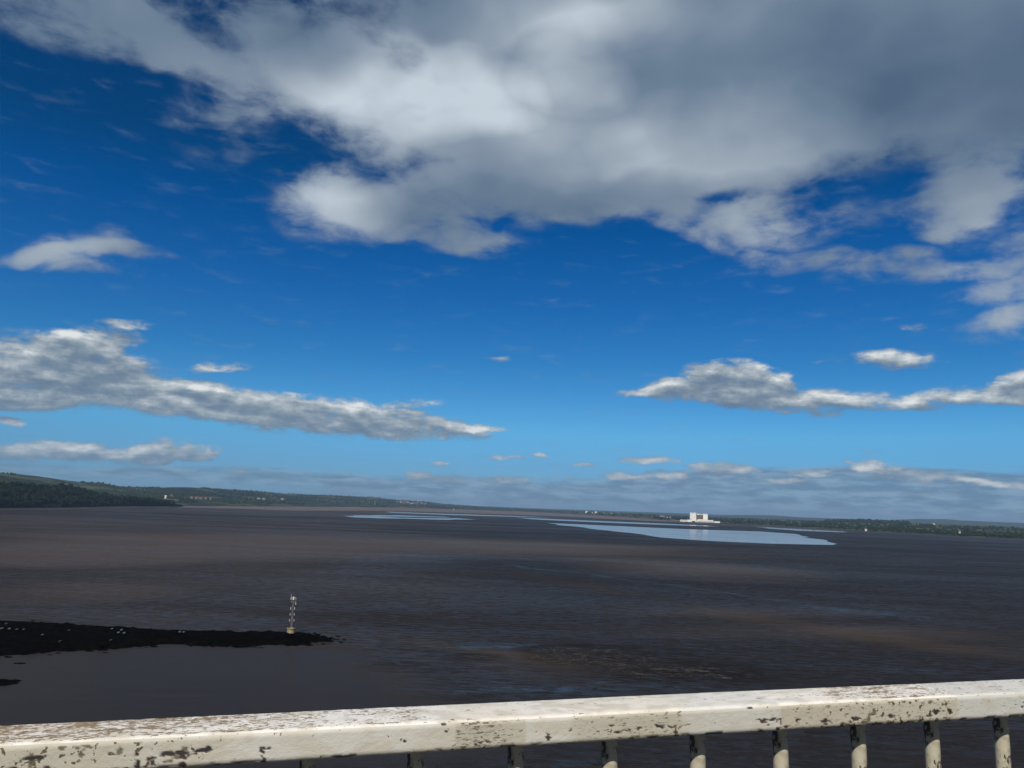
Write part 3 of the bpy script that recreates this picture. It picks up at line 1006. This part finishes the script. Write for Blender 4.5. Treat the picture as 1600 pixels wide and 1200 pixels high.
# broken boulders scattered along the edge of the ledge: part of the same rock mass, past counting
mb = MB()
for k in range(520):
    i = rnd.randrange(len(spoly))
    a, d = spoly[i - 1], spoly[i]
    if (a - d).length > 400: continue
    p = a.lerp(d, rnd.random()) + Vector((rnd.gauss(0, 2.2), rnd.gauss(0, 2.2)))
    s = rnd.uniform(0.25, 0.95)
    z = max(-0.15, spit_h(p.x, p.y) - 0.1)
    mb.add([Vector((p.x + v.x * s * rnd.uniform(1.0, 1.9), p.y + v.y * s * rnd.uniform(.7, 1.2), z + v.z * s * rnd.uniform(.35, .7))) for v in ICO1[0]], ICO1[1])
tag(mb.build('shore_boulders', m_rock), kind='stuff')


def islet(x, y, rx, ry, seed, label):
    c = ground(x, y)
    ax = (ground(x + 5, y) - ground(x - 5, y)).length / 10 * rx
    ay = (ground(x, y - 2) - ground(x, y + 2)).length / 4 * ry
    mb = MB()
    r2 = random.Random(seed)
    for k in range(26):
        a, d = r2.uniform(0, 6.28), math.sqrt(r2.random())
        q = Vector((c.x + math.cos(a) * d * ax, c.y + math.sin(a) * d * ay, 0))
        s = r2.uniform(0.4, 0.8) * min(2.2, ay * 0.5)
        mb.add([Vector((q.x + v.x * s * r2.uniform(1.2, 2.0), q.y + v.y * s * r2.uniform(.8, 1.2), 0.05 + v.z * s * r2.uniform(.2, .45))) for v in ICO2[0]], ICO2[1])
    o = mb.build('rock', m_rock)
    me = o.data
    for v in me.vertices:
        v.co.x -= c.x
        v.co.y -= c.y
    o.location = (c.x, c.y, 0)
    return tag(o, label, 'rock')


islet(6, 1067, 15, 4.0, 1, 'black weedy rock awash at the left edge of the smooth water')
islet(301, 1007.5, 9, 1.3, 2, 'small dark rock awash just off the near edge of the spit')
islet(30, 1036.5, 10, 0.8, 3, 'thin dark rock breaking the surface between spit and bottom left')

# rain and tide pools on the ledge
m_pool, t, b, co = material('pool_water')
b.inputs['Base Color'].default_value = (0.12, 0.12, 0.12, 1)
b.inputs['Roughness'].default_value = 0.12
b.inputs['Specular IOR Level'].default_value = 1.0
mb = MB()
for (x, y, w) in [(3, 981, 5), (15, 981.5, 5), (26, 982.5, 3), (37, 983, 3.5), (66, 991, 5), (175, 982, 5), (190, 983.5, 5), (185, 987.5, 6), (194, 988.3, 5), (281, 987.6, 5), (287, 986.6, 4), (173, 999.5, 3), (10, 973.5, 3), (108, 984, 2), (94, 1001, 2)]:
    c = ground(x, y, 1.1)
    ww = 0.4 * w * (ground(x + 1, y) - ground(x, y)).length
    hh = 0.55 + 0.4 * rnd.random()
    zz_ = max(spit_h(c.x + dx, c.y + dy) for dx in (-3, -1.5, 0, 1.5, 3) for dy in (-1, 0, 1)) + 0.06
    vv = []
    for k in range(14):
        a = 2 * math.pi * k / 14
        rr = rnd.uniform(0.65, 1.1)
        vv.append((c.x + math.cos(a) * ww * rr, c.y + math.sin(a) * hh * rr, zz_))
    vv2 = [(v[0], v[1], zz_ - 0.6) for v in vv]
    mb.add(vv + vv2, [tuple(range(14))] + [(i, i + 14, (i + 1) % 14 + 14, (i + 1) % 14) for i in range(14)])
tag(mb.build('tide_pools', m_pool), kind='structure')

# ------------------------------------------------------------------ light tower at the end of the spit
m_base, t, b, co = material('stained_yellow_concrete')
t.put(b.inputs['Base Color'], t.mix(t.maprange(t.noise(co, 1.2, 5, .65), .4, .65), (0.34, 0.30, 0.17), (0.17, 0.14, 0.09)))
b.inputs['Roughness'].default_value = 0.9
m_band, t, b, co = material('banded_tower_paint')
zc = t.sep(co)[2]
band = t.ramp(t.math('MULTIPLY', zc, 1 / 12.0), [(0.0, (0, 0, 0)), (0.36, (1, 1, 1)), (0.43, (0, 0, 0)), (0.55, (1, 1, 1)), (0.62, (0, 0, 0)), (0.73, (1, 1, 1)), (0.82, (0, 0, 0)), (0.97, (1, 1, 1))], 'CONSTANT')
t.put(b.inputs['Base Color'], t.mix(band, (0.02, 0.018, 0.02), (0.55, 0.56, 0.58)))
b.inputs['Roughness'].default_value = 0.5
m_rusty = plain('rusty_bracing', (0.16, 0.07, 0.05), (0.05, 0.04, 0.04), 1.0)
tp = ground(454.5, 987.8, 1.0)
tw = empty('light_tower', (tp.x, tp.y, 0.9), R(14))
bs = MB()
bs.tube((0, 0, -1.2), (0, 0, 1.5), 1.55, 1.4, 20)
bs.tube((0, 0, 1.5), (0, 0, 1.75), 1.6, 1.6, 20)
bs.build('concrete_base', m_base, tw)
TH, wb, wt = 10.6, 0.92, 0.62
def lp(sx_, sy_, z):
    w = wb + (wt - wb) * z / TH
    return (sx_ * w, sy_ * w, 1.75 + z)
for sx_, sy_ in ((-1, -1), (1, -1), (1, 1), (-1, 1)):
    MB().tube(lp(sx_, sy_, 0), lp(sx_, sy_, TH), 0.12, 0.10, 8).build('leg', m_band, tw)
corners = [(-1, -1), (1, -1), (1, 1), (-1, 1)]
for k in range(6):
    z0, z1 = TH * k / 6, TH * (k + 1) / 6
    mb = MB()
    for q in range(4):
        a, c = corners[q], corners[(q + 1) % 4]
        mb.tube(lp(*a, z1), lp(*c, z1), 0.06, n=6)
        if (q + k) % 2:
            a, c = c, a
        mb.tube(lp(*a, z0), lp(*c, z1), 0.04, n=6)
    mb.build('bracing', m_rusty if k < 3 else m_dark, tw)
MB().box((0, 0, 1.75 + TH + 0.06), (2.0, 2.0, 0.12)).build('platform', m_dark, tw)
rl = MB()
for sx_, sy_ in corners:
    rl.tube((sx_ * .95, sy_ * .95, TH + 1.87), (sx_ * .95, sy_ * .95, TH + 2.85), 0.035, n=5)
for zz_ in (2.35, 2.85):
    for q in range(4):
        a, c = corners[q], corners[(q + 1) % 4]
        rl.tube((a[0] * .95, a[1] * .95, TH + zz_), (c[0] * .95, c[1] * .95, TH + zz_), 0.03, n=5)
rl.build('railing', m_white, tw)
la = MB()
la.tube((0, -.2, TH + 1.87), (0, -.2, TH + 2.35), 0.3, 0.3, 12)
la.tube((0, -.2, TH + 2.35), (0, -.2, TH + 2.9), 0.22, 0.24, 12)
la.tube((0, -.2, TH + 2.9), (0, -.2, TH + 3.1), 0.3, 0.05, 12)
la.build('lantern', m_white, tw)
MB().tube((-.85, 0, TH + 1.87), (-.85, 0, TH + 4.0), 0.05, 0.03, 6).build('aerial', m_white, tw)
sp_ = MB()
sp_.box((1.25, 0, TH + 3.4), (1.5, 1.2, 0.28), 0.1)
sp_.tube((0.95, 0, TH + 1.87), (1.15, 0, TH + 3.4), 0.06, n=6)
sp_.build('solar_panel', m_dark, tw)
MB().box((0.92, -0.15, TH + 0.9), (0.3, 0.34, 1.7)).build('equipment_box', m_white, tw)
ld = MB()
for sx_ in (-.22, .22):
    ld.tube((sx_, -wb - .16, 1.75), (sx_, -wt - .16, 1.75 + TH), 0.03, n=5)
for k in range(26):
    z = 1.95 + k * .4
    yy = -(wb + (wt - wb) * (z - 1.75) / TH) - .16
    ld.tube((-.22, yy, z), (.22, yy, z), 0.02, n=4)
ld.build('ladder', m_steel, tw)
tag(tw, 'black and white banded lattice light tower on the tip of the dark spit', 'light tower')
tw.scale = (0.98, 0.98, 0.94)

# ------------------------------------------------------------------ bridge railing in the foreground
A, SL = R(75.23), R(0.80)
RW, RH, DP, DROP, SP, U0 = 0.1034, 0.0463, 1.270, 0.3300, 0.1625, 0.200
# local frame: X along the rail, Y away from the viewer, Z up
rx_ = Vector((math.sin(A) * math.cos(SL), math.cos(A) * math.cos(SL), math.sin(SL)))
ry_ = Vector((-math.cos(A), math.sin(A), 0))
rz_ = rx_.cross(ry_)
RM = Matrix((rx_, ry_, rz_)).transposed().to_4x4()
RM.translation = Vector((0, 0, EYE - DROP)) + ry_ * DP
rail = empty('bridge_railing', (0, 0, 0))
rail.matrix_world = RM
tag(rail, 'weathered cream painted bridge railing with a broad top rail across the foreground', 'railing')
RI = RM.inverted()


def u_at(px, py, face='front'):
    """where a spot seen on the rail lies: distance along it, and distance round its section from the far top edge"""
    o = RI @ Vector((0, 0, EYE))
    d = RI.to_3x3() @ ray(px, py)
    if face == 'front':
        tt = (-RW / 2 - o.y) / d.y
        p = o + d * tt
        return p.x, RW - p.z
    tt = (0 - o.z) / d.z
    p = o + d * tt
    return p.x, RW / 2 - p.y


# hashed lattice noise in numpy
def vnoise(x, y, seed):
    xi, yi = np.floor(x).astype(np.int64), np.floor(y).astype(np.int64)
    fx, fy = x - xi, y - yi
    fx, fy = fx * fx * (3 - 2 * fx), fy * fy * (3 - 2 * fy)
    def h(a, c):
        n_ = (a * 374761393 + c * 668265263 + seed * 1274126177) & 0xffffffff
        n_ = ((n_ ^ (n_ >> 13)) * 1274126177) & 0xffffffff
        return ((n_ ^ (n_ >> 16)) & 0xffff) / 65535.0
    return (h(xi, yi) * (1 - fx) + h(xi + 1, yi) * fx) * (1 - fy) + (h(xi, yi + 1) * (1 - fx) + h(xi + 1, yi + 1) * fx) * fy


def fbm(x, y, seed, o=4, g_=0.55):
    a, s_, tot = 1.0, 0.0, 0.0
    for k in range(o):
        s_ = s_ + a * vnoise(x * 2 ** k, y * 2 ** k, seed + k * 17)
        tot += a
        a *= g_
    return s_ / tot


def sstep(a, c, x):
    t_ = np.clip((x - a) / (c - a), 0, 1)
    return t_ * t_ * (3 - 2 * t_)


# section of the top rail: rounded box, arc length s measured from the far top edge over the top and down the near face
rc = 0.009
prof = []          # (y, z, s)
def addp(y, z):
    s_ = 0 if not prof else prof[-1][2] + math.hypot(y - prof[-1][0], z - prof[-1][1])
    prof.append((y, z, s_))
nT, nF, nC = 46, 20, 7
for k in range(nT + 1):
    y = RW / 2 - rc - (RW - 2 * rc) * k / nT
    addp(y, -0.0012 * (2 * y / RW) ** 2)
for k in range(1, nC + 1):
    a = math.pi / 2 * k / nC
    addp(-RW / 2 + rc - rc * math.sin(a), -rc + rc * math.cos(a) - 0.0009)
for k in range(1, nF + 1):
    addp(-RW / 2, -rc - (RH - 2 * rc) * k / nF)
for k in range(1, nC + 1):
    a = math.pi / 2 * k / nC
    addp(-RW / 2 + rc - rc * math.cos(a), -RH + rc - rc * math.sin(a))
addp(0, -RH)
for k in range(0, 4):
    a = math.pi / 2 * k / 3
    addp(RW / 2 - rc + rc * math.sin(a), -RH + rc - rc * math.cos(a))
for k in range(0, 4):
    a = math.pi / 2 * k / 3
    addp(RW / 2 - rc + rc * math.cos(a), -rc + rc * math.sin(a) - (0.0009 if k else 0))
prof = np.array(prof)
NP_ = len(prof)
ua, ub, du = -1.15, 3.0, 0.0026
U = np.concatenate([[-4.0, -2.5], np.arange(ua, ub, du), [4.0, 6.0]])
UU, SS = np.meshgrid(U, prof[:, 2], indexing='ij')
top = (SS < RW - rc)
# centre of the near top arris in arc length
SA = RW - 2 * rc + rc * math.pi / 4
onfront = SS > SA


def ux(x): return u_at(x, 1150 - x * 0.05, 'front')[0]


XS = [-300, 0, 120, 240, 350, 500, 690, 712, 780, 820, 860, 890, 1000, 1065, 1140, 1216, 1220, 1290, 1340, 1430, 1490, 1497, 1600, 1900]
UX = np.array([ux(x) for x in XS])
def alongtab(tab):
    return np.interp(UU, [ux(x) for x, _ in tab], [v for _, v in tab])

# amount of brown speckle on the top, as the photograph shows it along the rail
d_top = alongtab([(-300, .75), (0, .72), (260, .66), (450, .52), (600, .42), (680, .30), (720, .12), (900, .06), (1100, .03), (1200, .05), (1290, .2), (1330, .5), (1400, .62), (1470, .5), (1510, .18), (1600, .2), (1900, .3)])
back_bias = np.clip(1 - SS / (RW * 0.8), -0.4, 1) * 0.30
sp1 = fbm(UU / 0.007, SS / 0.0042, 3, 3, .75)
sp2 = fbm(UU / 0.05, SS / 0.02, 8, 3)
rust_t = sstep(0.0, 0.09, sp1 * 0.7 + sp2 * 0.45 - (0.93 - 0.42 * np.sqrt(d_top)) + back_bias * d_top * 0.8) * (SS < SA - 0.006)
dk1 = fbm(UU / 0.010, SS / 0.006, 31, 3, .6)
spk_t = sstep(0.0, 0.05, dk1 - (0.80 - 0.20 * alongtab([(0, .55), (690, .6), (760, .5), (900, .35), (1250, .35), (1480, .5), (1520, .75), (1600, .7)]))) * (SS < SA - 0.004)
# lichen spots on the near face
d_fr = alongtab([(-300, .6), (0, .62), (200, .6), (330, .5), (352, .05), (690, .04), (711, .05), (713, .3), (790, .2), (822, .12), (824, .02), (890, .04), (930, .12), (1063, .16), (1068, .03), (1150, .03), (1216, .05), (1222, .12),
                 (1280, .35), (1320, .6), (1430, .62), (1485, .6), (1496, .05), (1590, .1), (1900, .4)])
fl = fbm(UU / 0.012, SS / 0.010, 55, 3, .5)
fl2 = fbm(UU / 0.045, SS / 0.03, 61, 2)
lich = sstep(0.0, 0.05, fl * 0.75 + fl2 * 0.3 - (0.90 - 0.42 * d_fr)) * onfront * (SS > SA + 0.004)
fine = sstep(0, .08, fbm(UU / 0.006, SS / 0.002, 77, 3, .6) - (.92 - .5 * alongtab([(711, 0), (714, .75), (745, 1.0), (780, .7), (800, .3), (823, .15), (825, 0), (880, 0), (905, .3), (1000, .45), (1062, .35), (1066, 0), (1218, 0), (1222, .35), (1490, .3), (1496, .1), (1600, .25)]))) * onfront
# bare, chipped places
chip = np.zeros_like(UU)
wu = (fbm(UU / 0.006, SS / 0.006, 91, 3) - .5) * 0.009
ws = (fbm(UU / 0.006, SS / 0.006, 95, 3) - .5) * 0.007
def chipat(x, y, lx, ly, ang=0.0, face='front'):
    """a chip lx by ly millimetres (half lengths)"""
    u0, s0 = u_at(x, y, face)
    ca, sa = math.cos(R(ang)), math.sin(R(ang))
    du_, ds_ = UU + wu - u0, SS + ws - s0
    a_, b_ = (du_ * ca + ds_ * sa) / (lx / 1000), (-du_ * sa + ds_ * ca) / (ly / 1000)
    return sstep(1.15, 0.85, np.sqrt(a_ * a_ + b_ * b_))
for c_ in [(265, 1162, 11, 3.2), (285, 1160, 10, 3), (318, 1157, 14, 2.6), (325, 1153, 6, 2.2), (290, 1166, 6, 3), (236, 1155, 7, 2, 0, 'top'), (284, 1151, 9, 2.5, 0, 'top'), (55, 1161, 14, 3.0, 0, 'top'), (175, 1162.5, 3, 2),
           (415, 1153, 9, 2.2), (409, 1156, 3.5, 3), (412, 1165, 1.2, 9), (413, 1175, 5, 4.5), (410, 1180, 3, 5), (287, 1180, 5, 4), (289, 1196, 6, 5), (215, 1163, 2.5, 3),
           (856, 1137, 2.4, 6.5, -20), (860, 1138, 3, 1.4), (1031, 1122, 8, 2.6, 12), (1026, 1120, 3, 3), (1046, 1123, 7, 1.3, 22), (1056, 1131, 2.2, 8, -8), (1058, 1137, 4.5, 2.0), (1056, 1122, 2, 3), (1064, 1124, 1.5, 7.5, 50), (1074, 1118.5, 6, 1.3, -14),
           (1070.5, 1143, 1.2, 7, -8), (1067, 1156, 8, 1.2), (1072, 1147, 1.4, 4, 10), (1190, 1111.5, 14, 1.2), (1192, 1114, 7, 2.6), (1206, 1111, 8, 2.4), (1216, 1114, 5, 1.5, 25), (1219, 1118, 1.4, 8), (1216, 1127, 1.8, 4.5), (1200, 1121, 2, 2), (1195, 1133, 2, 1.4), (1246, 1113, 5, 2.4),
           (960, 1115, 6, 1.6, 0, 'top'), (972, 1117, 7, 2.2, 0, 'top'), (985, 1116, 11, 1.2, 0, 'top'), (1006, 1114.5, 5, 1.6, 0, 'top'), (915, 1158, 10, 2), (935, 1157, 6, 1.8), (1098, 1091, 3, 2, 0, 'top'), (1183, 1089.5, 5, 1.8, 0, 'top'), (1168, 1100, 4, 2, 0, 'top'),
           (1240, 1105, 5, 3, 0, 'top'), (1268, 1109.5, 6, 3, 0, 'top'), (1330, 1103, 9, 3, 0, 'top'), (1362, 1101.5, 10, 4, 0, 'top'), (1300, 1100.5, 10, 2.4, 0, 'top'), (1352, 1098, 7, 2, 0, 'top'), (1335, 1110, 7, 3.5), (1392, 1106, 4, 4), (1463, 1100, 6, 3.5), (1462, 1092, 8, 2.4, 0, 'top'),
           (1484, 1099, 4, 5), (1353, 1130, 8, 2.6, 70), (1367, 1121, 4, 6), (1408, 1114, 3, 7), (1316, 1122, 4, 5), (1294, 1128, 7, 2.6), (1463, 1122, 5, 3.5), (1496, 1124, 4, 2.6), (1544, 1117, 2, 2), (1597, 1092, 3, 2), (1440, 1113, 3, 4), (1386, 1125, 2.4, 3),
           (633, 1143.5, 2.5, 1.6), (754, 1130, 8, 1.6, 0, 'top'), (768, 1129, 4, 1.6, 0, 'top'), (628, 1117, 5, 1.6, 0, 'top'), (729, 1108, 5, 1.3, 0, 'top'), (893, 1119, 3, 1.4, 0, 'top'), (700, 1127, 3, 2.4, 0, 'top'), (704, 1121, 3, 2.0, 0, 'top'), (692, 1124, 2.4, 2.6, 0, 'top'),
           (60, 1186, 8, 3), (75, 1184, 5, 6), (100, 1188, 12, 1.6, 5), (20, 1186, 9, 5), (215, 1178, 5, 4), (218, 1183, 4, 3), (240, 1176, 5, 4), (200, 1190, 6, 4), (135, 1192, 6, 4)]:
    chip = np.maximum(chip, chipat(*c_))
low = sstep(SA + 0.034, SA + 0.040, SS) * (SS < SA + 0.055) * sstep(.60, .66, fbm(UU / .02, SS / .01, 101, 3))
chip = np.maximum(chip, low * 0.9)
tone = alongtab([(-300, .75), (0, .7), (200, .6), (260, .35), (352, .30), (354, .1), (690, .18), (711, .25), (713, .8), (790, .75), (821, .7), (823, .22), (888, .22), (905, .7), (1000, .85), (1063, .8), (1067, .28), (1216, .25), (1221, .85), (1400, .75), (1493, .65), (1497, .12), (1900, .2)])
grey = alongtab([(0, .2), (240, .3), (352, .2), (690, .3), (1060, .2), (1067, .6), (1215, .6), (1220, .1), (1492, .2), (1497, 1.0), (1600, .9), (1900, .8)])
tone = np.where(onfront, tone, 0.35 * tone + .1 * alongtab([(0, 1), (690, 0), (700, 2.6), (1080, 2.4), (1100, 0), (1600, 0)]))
mott = fbm(UU / 0.03, SS / 0.018, 131, 4)

dens_top = np.clip(d_top + back_bias * d_top * 1.1, 0, 1) * (SS < SA - 0.004)
dens_fine = np.clip(alongtab([(711, 0), (714, .6), (745, .85), (780, .6), (800, .3), (823, .15), (825, 0), (880, 0), (905, .3), (1000, .45), (1062, .35), (1066, 0.02), (1218, 0.02), (1222, .35), (1490, .3), (1496, .12), (1600, .22)]), 0, 1) * onfront
dens_lich = d_fr * onfront * (SS > SA + 0.003)
dens_spk = alongtab([(0, .3), (690, .35), (760, .18), (900, .10), (1250, .10), (1480, .25), (1520, .4), (1600, .35)]) * (SS < SA)
bumpz = -0.0006 * chip - 0.0003 * lich + 0.00035 * (fbm(UU / .02, SS / .012, 141, 3) - .5) - 0.0002 * rust_t
py_ = prof[:, 0][None, :] + 0 * UU
pz_ = prof[:, 1][None, :] + 0 * UU
# outward normal of the section
dy = np.gradient(prof[:, 0]); dz_ = np.gradient(prof[:, 1])
ln = np.hypot(dy, dz_) + 1e-12
ny_, nz_ = dz_ / ln, -dy / ln
wob = 0.0006 * np.sin(UU * 3.1) + 0.0009 * (fbm(UU / .3, SS * 0, 151, 2) - .5)
co_ = np.stack([UU, py_ + ny_[None, :] * bumpz, pz_ + nz_[None, :] * bumpz + wob], -1).reshape(-1, 3)
NU = len(U)
ii, jj = np.meshgrid(np.arange(NU - 1), np.arange(NP_), indexing='ij')
j2 = (jj + 1) % NP_
quads = np.stack([ii * NP_ + jj, ii * NP_ + j2, (ii + 1) * NP_ + j2, (ii + 1) * NP_ + jj], -1).reshape(-1, 4)
me = bpy.data.meshes.new('top_rail')
me.vertices.add(len(co_))
me.vertices.foreach_set('co', co_.ravel())
me.loops.add(quads.size)
me.loops.foreach_set('vertex_index', quads.ravel().astype(np.int32))
me.polygons.add(len(quads))
me.polygons.foreach_set('loop_start', np.arange(0, quads.size, 4, dtype=np.int32))
me.polygons.foreach_set('loop_total', np.full(len(quads), 4, dtype=np.int32))
me.update(calc_edges=True)
me.validate()
me.polygons.foreach_set('use_smooth', [True] * len(me.polygons))
for nm, arr in (('wear', np.stack([chip, np.clip(rust_t, 0, 1), np.clip(lich, 0, 1), np.clip(spk_t + fine, 0, 1)], -1)), ('paint', np.stack([tone, grey, mott, mott * 0 + 1], -1)), ('dens', np.stack([dens_top, dens_fine, dens_lich, dens_spk], -1))):
    at_ = me.attributes.new(nm, 'FLOAT_COLOR', 'POINT')
    at_.data.foreach_set('color', arr.reshape(-1).astype(np.float32))

m_rail, t, b, co = material('flaking_cream_paint')
def attr(t_, name):
    n_ = t_.n.new('ShaderNodeAttribute')
    n_.attribute_name = name
    return n_
wa, pa = attr(t, 'wear'), attr(t, 'paint')
chip_s, rust_a, lich_a = t.sep(wa.outputs['Vector'])
da = attr(t, 'dens')
dt_s, df_s, dl_s = t.sep(da.outputs['Vector'])
def wear(n_, d_, hi, span, soft):
    thr = t.math('SUBTRACT', hi, t.math('MULTIPLY', d_, span))
    m_ = t.math('DIVIDE', t.math('SUBTRACT', n_, thr), soft, clamp=True)
    return t.math('MULTIPLY', m_, t.math('GREATER_THAN', d_, 0.004))
na = t.noise(t.mapping(co, scale=(0.5, 1, 1)), 190, 4, 0.72)
nb_ = t.noise(t.mapping(co, (1, 2, 3), scale=(0.75, 1, 1)), 260, 3, 0.6)
nc_ = t.noise(t.mapping(co, (4, 2, 1), scale=(0.35, 1, 1.4)), 230, 4, 0.7)
nd_ = t.noise(t.mapping(co, (7, 2, 1), scale=(0.9, 1, 1)), 95, 3, 0.55)
nbig = t.noise(t.mapping(co, (3, 3, 3), scale=(0.35, 1, 1)), 55, 4, 0.6)
rust_s = wear(t.math('ADD', t.math('MULTIPLY', na, 0.6), t.math('MULTIPLY', nbig, 0.4)), dt_s, 0.60, 0.155, 0.035)
lich_s = t.math('MAXIMUM', wear(nd_, dl_s, 0.69, 0.16, 0.02), t.math('MULTIPLY', lich_a, 0.9))
spk_s = t.math('MAXIMUM', wear(nb_, da.outputs['Alpha'], 0.70, 0.16, 0.03), wear(nc_, df_s, 0.64, 0.17, 0.05))
tone_s, grey_s, mott_s = t.sep(pa.outputs['Vector'])
fine_n = t.noise(co, 420, 5, 0.7)
mid_n = t.noise(t.mapping(co, scale=(0.5, 1, 1)), 60, 5, 0.65)
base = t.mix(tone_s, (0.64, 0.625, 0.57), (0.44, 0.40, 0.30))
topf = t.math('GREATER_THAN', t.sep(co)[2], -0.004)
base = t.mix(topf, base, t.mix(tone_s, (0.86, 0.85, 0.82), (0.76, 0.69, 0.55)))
base = t.mix(t.math('MULTIPLY', grey_s, 0.6), base, (0.50, 0.52, 0.49))
base = t.mix(t.maprange(mott_s, 0.42, 0.72, 0, 0.5), base, (0.50, 0.46, 0.36))
base = t.mix(t.maprange(mid_n, 0.5, 0.75, 0, 0.35), base, (0.46, 0.42, 0.33))
base = t.mix(t.math('MULTIPLY', spk_s, 0.85), base, (0.10, 0.085, 0.07))
rcol = t.mix(t.maprange(fine_n, 0.35, 0.65), (0.29, 0.185, 0.075), (0.11, 0.065, 0.028))
base = t.mix(t.math('MULTIPLY', rust_s, 0.88), base, rcol)
lcol = t.mix(t.maprange(fine_n, 0.35, 0.65), (0.12, 0.095, 0.035), (0.055, 0.045, 0.03))
base = t.mix(t.math('MULTIPLY', lich_s, 0.92), base, lcol)
ccol_ = t.mix(t.maprange(mid_n, 0.4, 0.65), (0.035, 0.033, 0.036), (0.075, 0.05, 0.035))
base = t.mix(chip_s, base, ccol_)
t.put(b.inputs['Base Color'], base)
b.inputs['Roughness'].default_value = 0.6
b.inputs['Specular IOR Level'].default_value = 0.3
bump(t, b, t.math('ADD', t.math('MULTIPLY', fine_n, .5), t.noise(t.mapping(co, scale=(0.6, 1, 1)), 110, 4, .6)), 0.55, 0.0018)
me.materials.append(m_rail)
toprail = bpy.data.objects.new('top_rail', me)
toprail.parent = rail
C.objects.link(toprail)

m_bal, t, b, co = material('flaking_baluster_paint')
nn_ = t.noise(t.mapping(co, scale=(1, 1, 0.55)), 120, 5, 0.65)
nl = t.noise(co, 22, 3, 0.5)
v_ = t.math('ADD', nn_, t.math('MULTIPLY', t.math('SUBTRACT', nl, 0.5), 0.5))
base = t.mix(t.maprange(t.noise(co, 45, 4), .4, .7), (0.50, 0.46, 0.35), (0.30, 0.27, 0.19))
t.put(b.inputs['Base Color'], t.mix(t.maprange(v_, 0.535, 0.585), base, (0.05, 0.045, 0.04)))
b.inputs['Roughness'].default_value = 0.6
bump(t, b, v_, 0.5, 0.002)
BR = 0.0133
for k in range(-18, 29):
    u = U0 + SP * k
    mb = MB()
    n_ = 28
    zs = [-RH + 0.001, -RH - 0.02, -0.25, -0.5, -0.75, -1.0]
    for q in range(len(zs) - 1):
        mb.tube((0, 0, zs[q]), (0, 0, zs[q + 1]), BR, n=n_)
    # keep only the skin
    mb.f = [f for f in mb.f if len(f) == 4]
    bo = mb.build('baluster', m_bal, rail, smooth=True)
    bo.location = (u, 0, 0)
MB().box((1.0, 0, -1.02), (10.0, 0.06, 0.045)).build('bottom_rail', m_bal, rail)
for u in (-1.9, 4.3):
    MB().box((u, 0.0, -0.62), (0.08, 0.08, 1.14)).build('post', m_bal, rail)

# footway the viewer stands on
m_deck = plain('footway_asphalt', (0.06, 0.06, 0.06), (0.045, 0.045, 0.045), 30, 0.9, bmp=.4, bdist=.004)
dk_ = MB().box((0, 0, 0), (40, 3.4, 0.35)).build('footway', m_deck)
dk_.matrix_world = RM @ Matrix.Translation((0, -1.35, -1.375))
tag(dk_, kind='structure')

# ------------------------------------------------------------------ the air
m_haze = bpy.data.materials.new('haze_air')
m_haze.use_nodes = True
hn = m_haze.node_tree
hn.nodes.clear()
ho = hn.nodes.new('ShaderNodeOutputMaterial')
hv = hn.nodes.new('ShaderNodeVolumePrincipled')
hv.inputs['Color'].default_value = (0.45, 0.70, 1.0, 1)
hv.inputs['Density'].default_value = 3.6e-5
hv.inputs['Anisotropy'].default_value = 0.0
hn.links.new(hv.outputs[0], ho.inputs['Volume'])
hb = MB().box((0, 20000, 139), (84000, 42000, 280)).build('haze', m_haze)
tag(hb, kind='stuff')
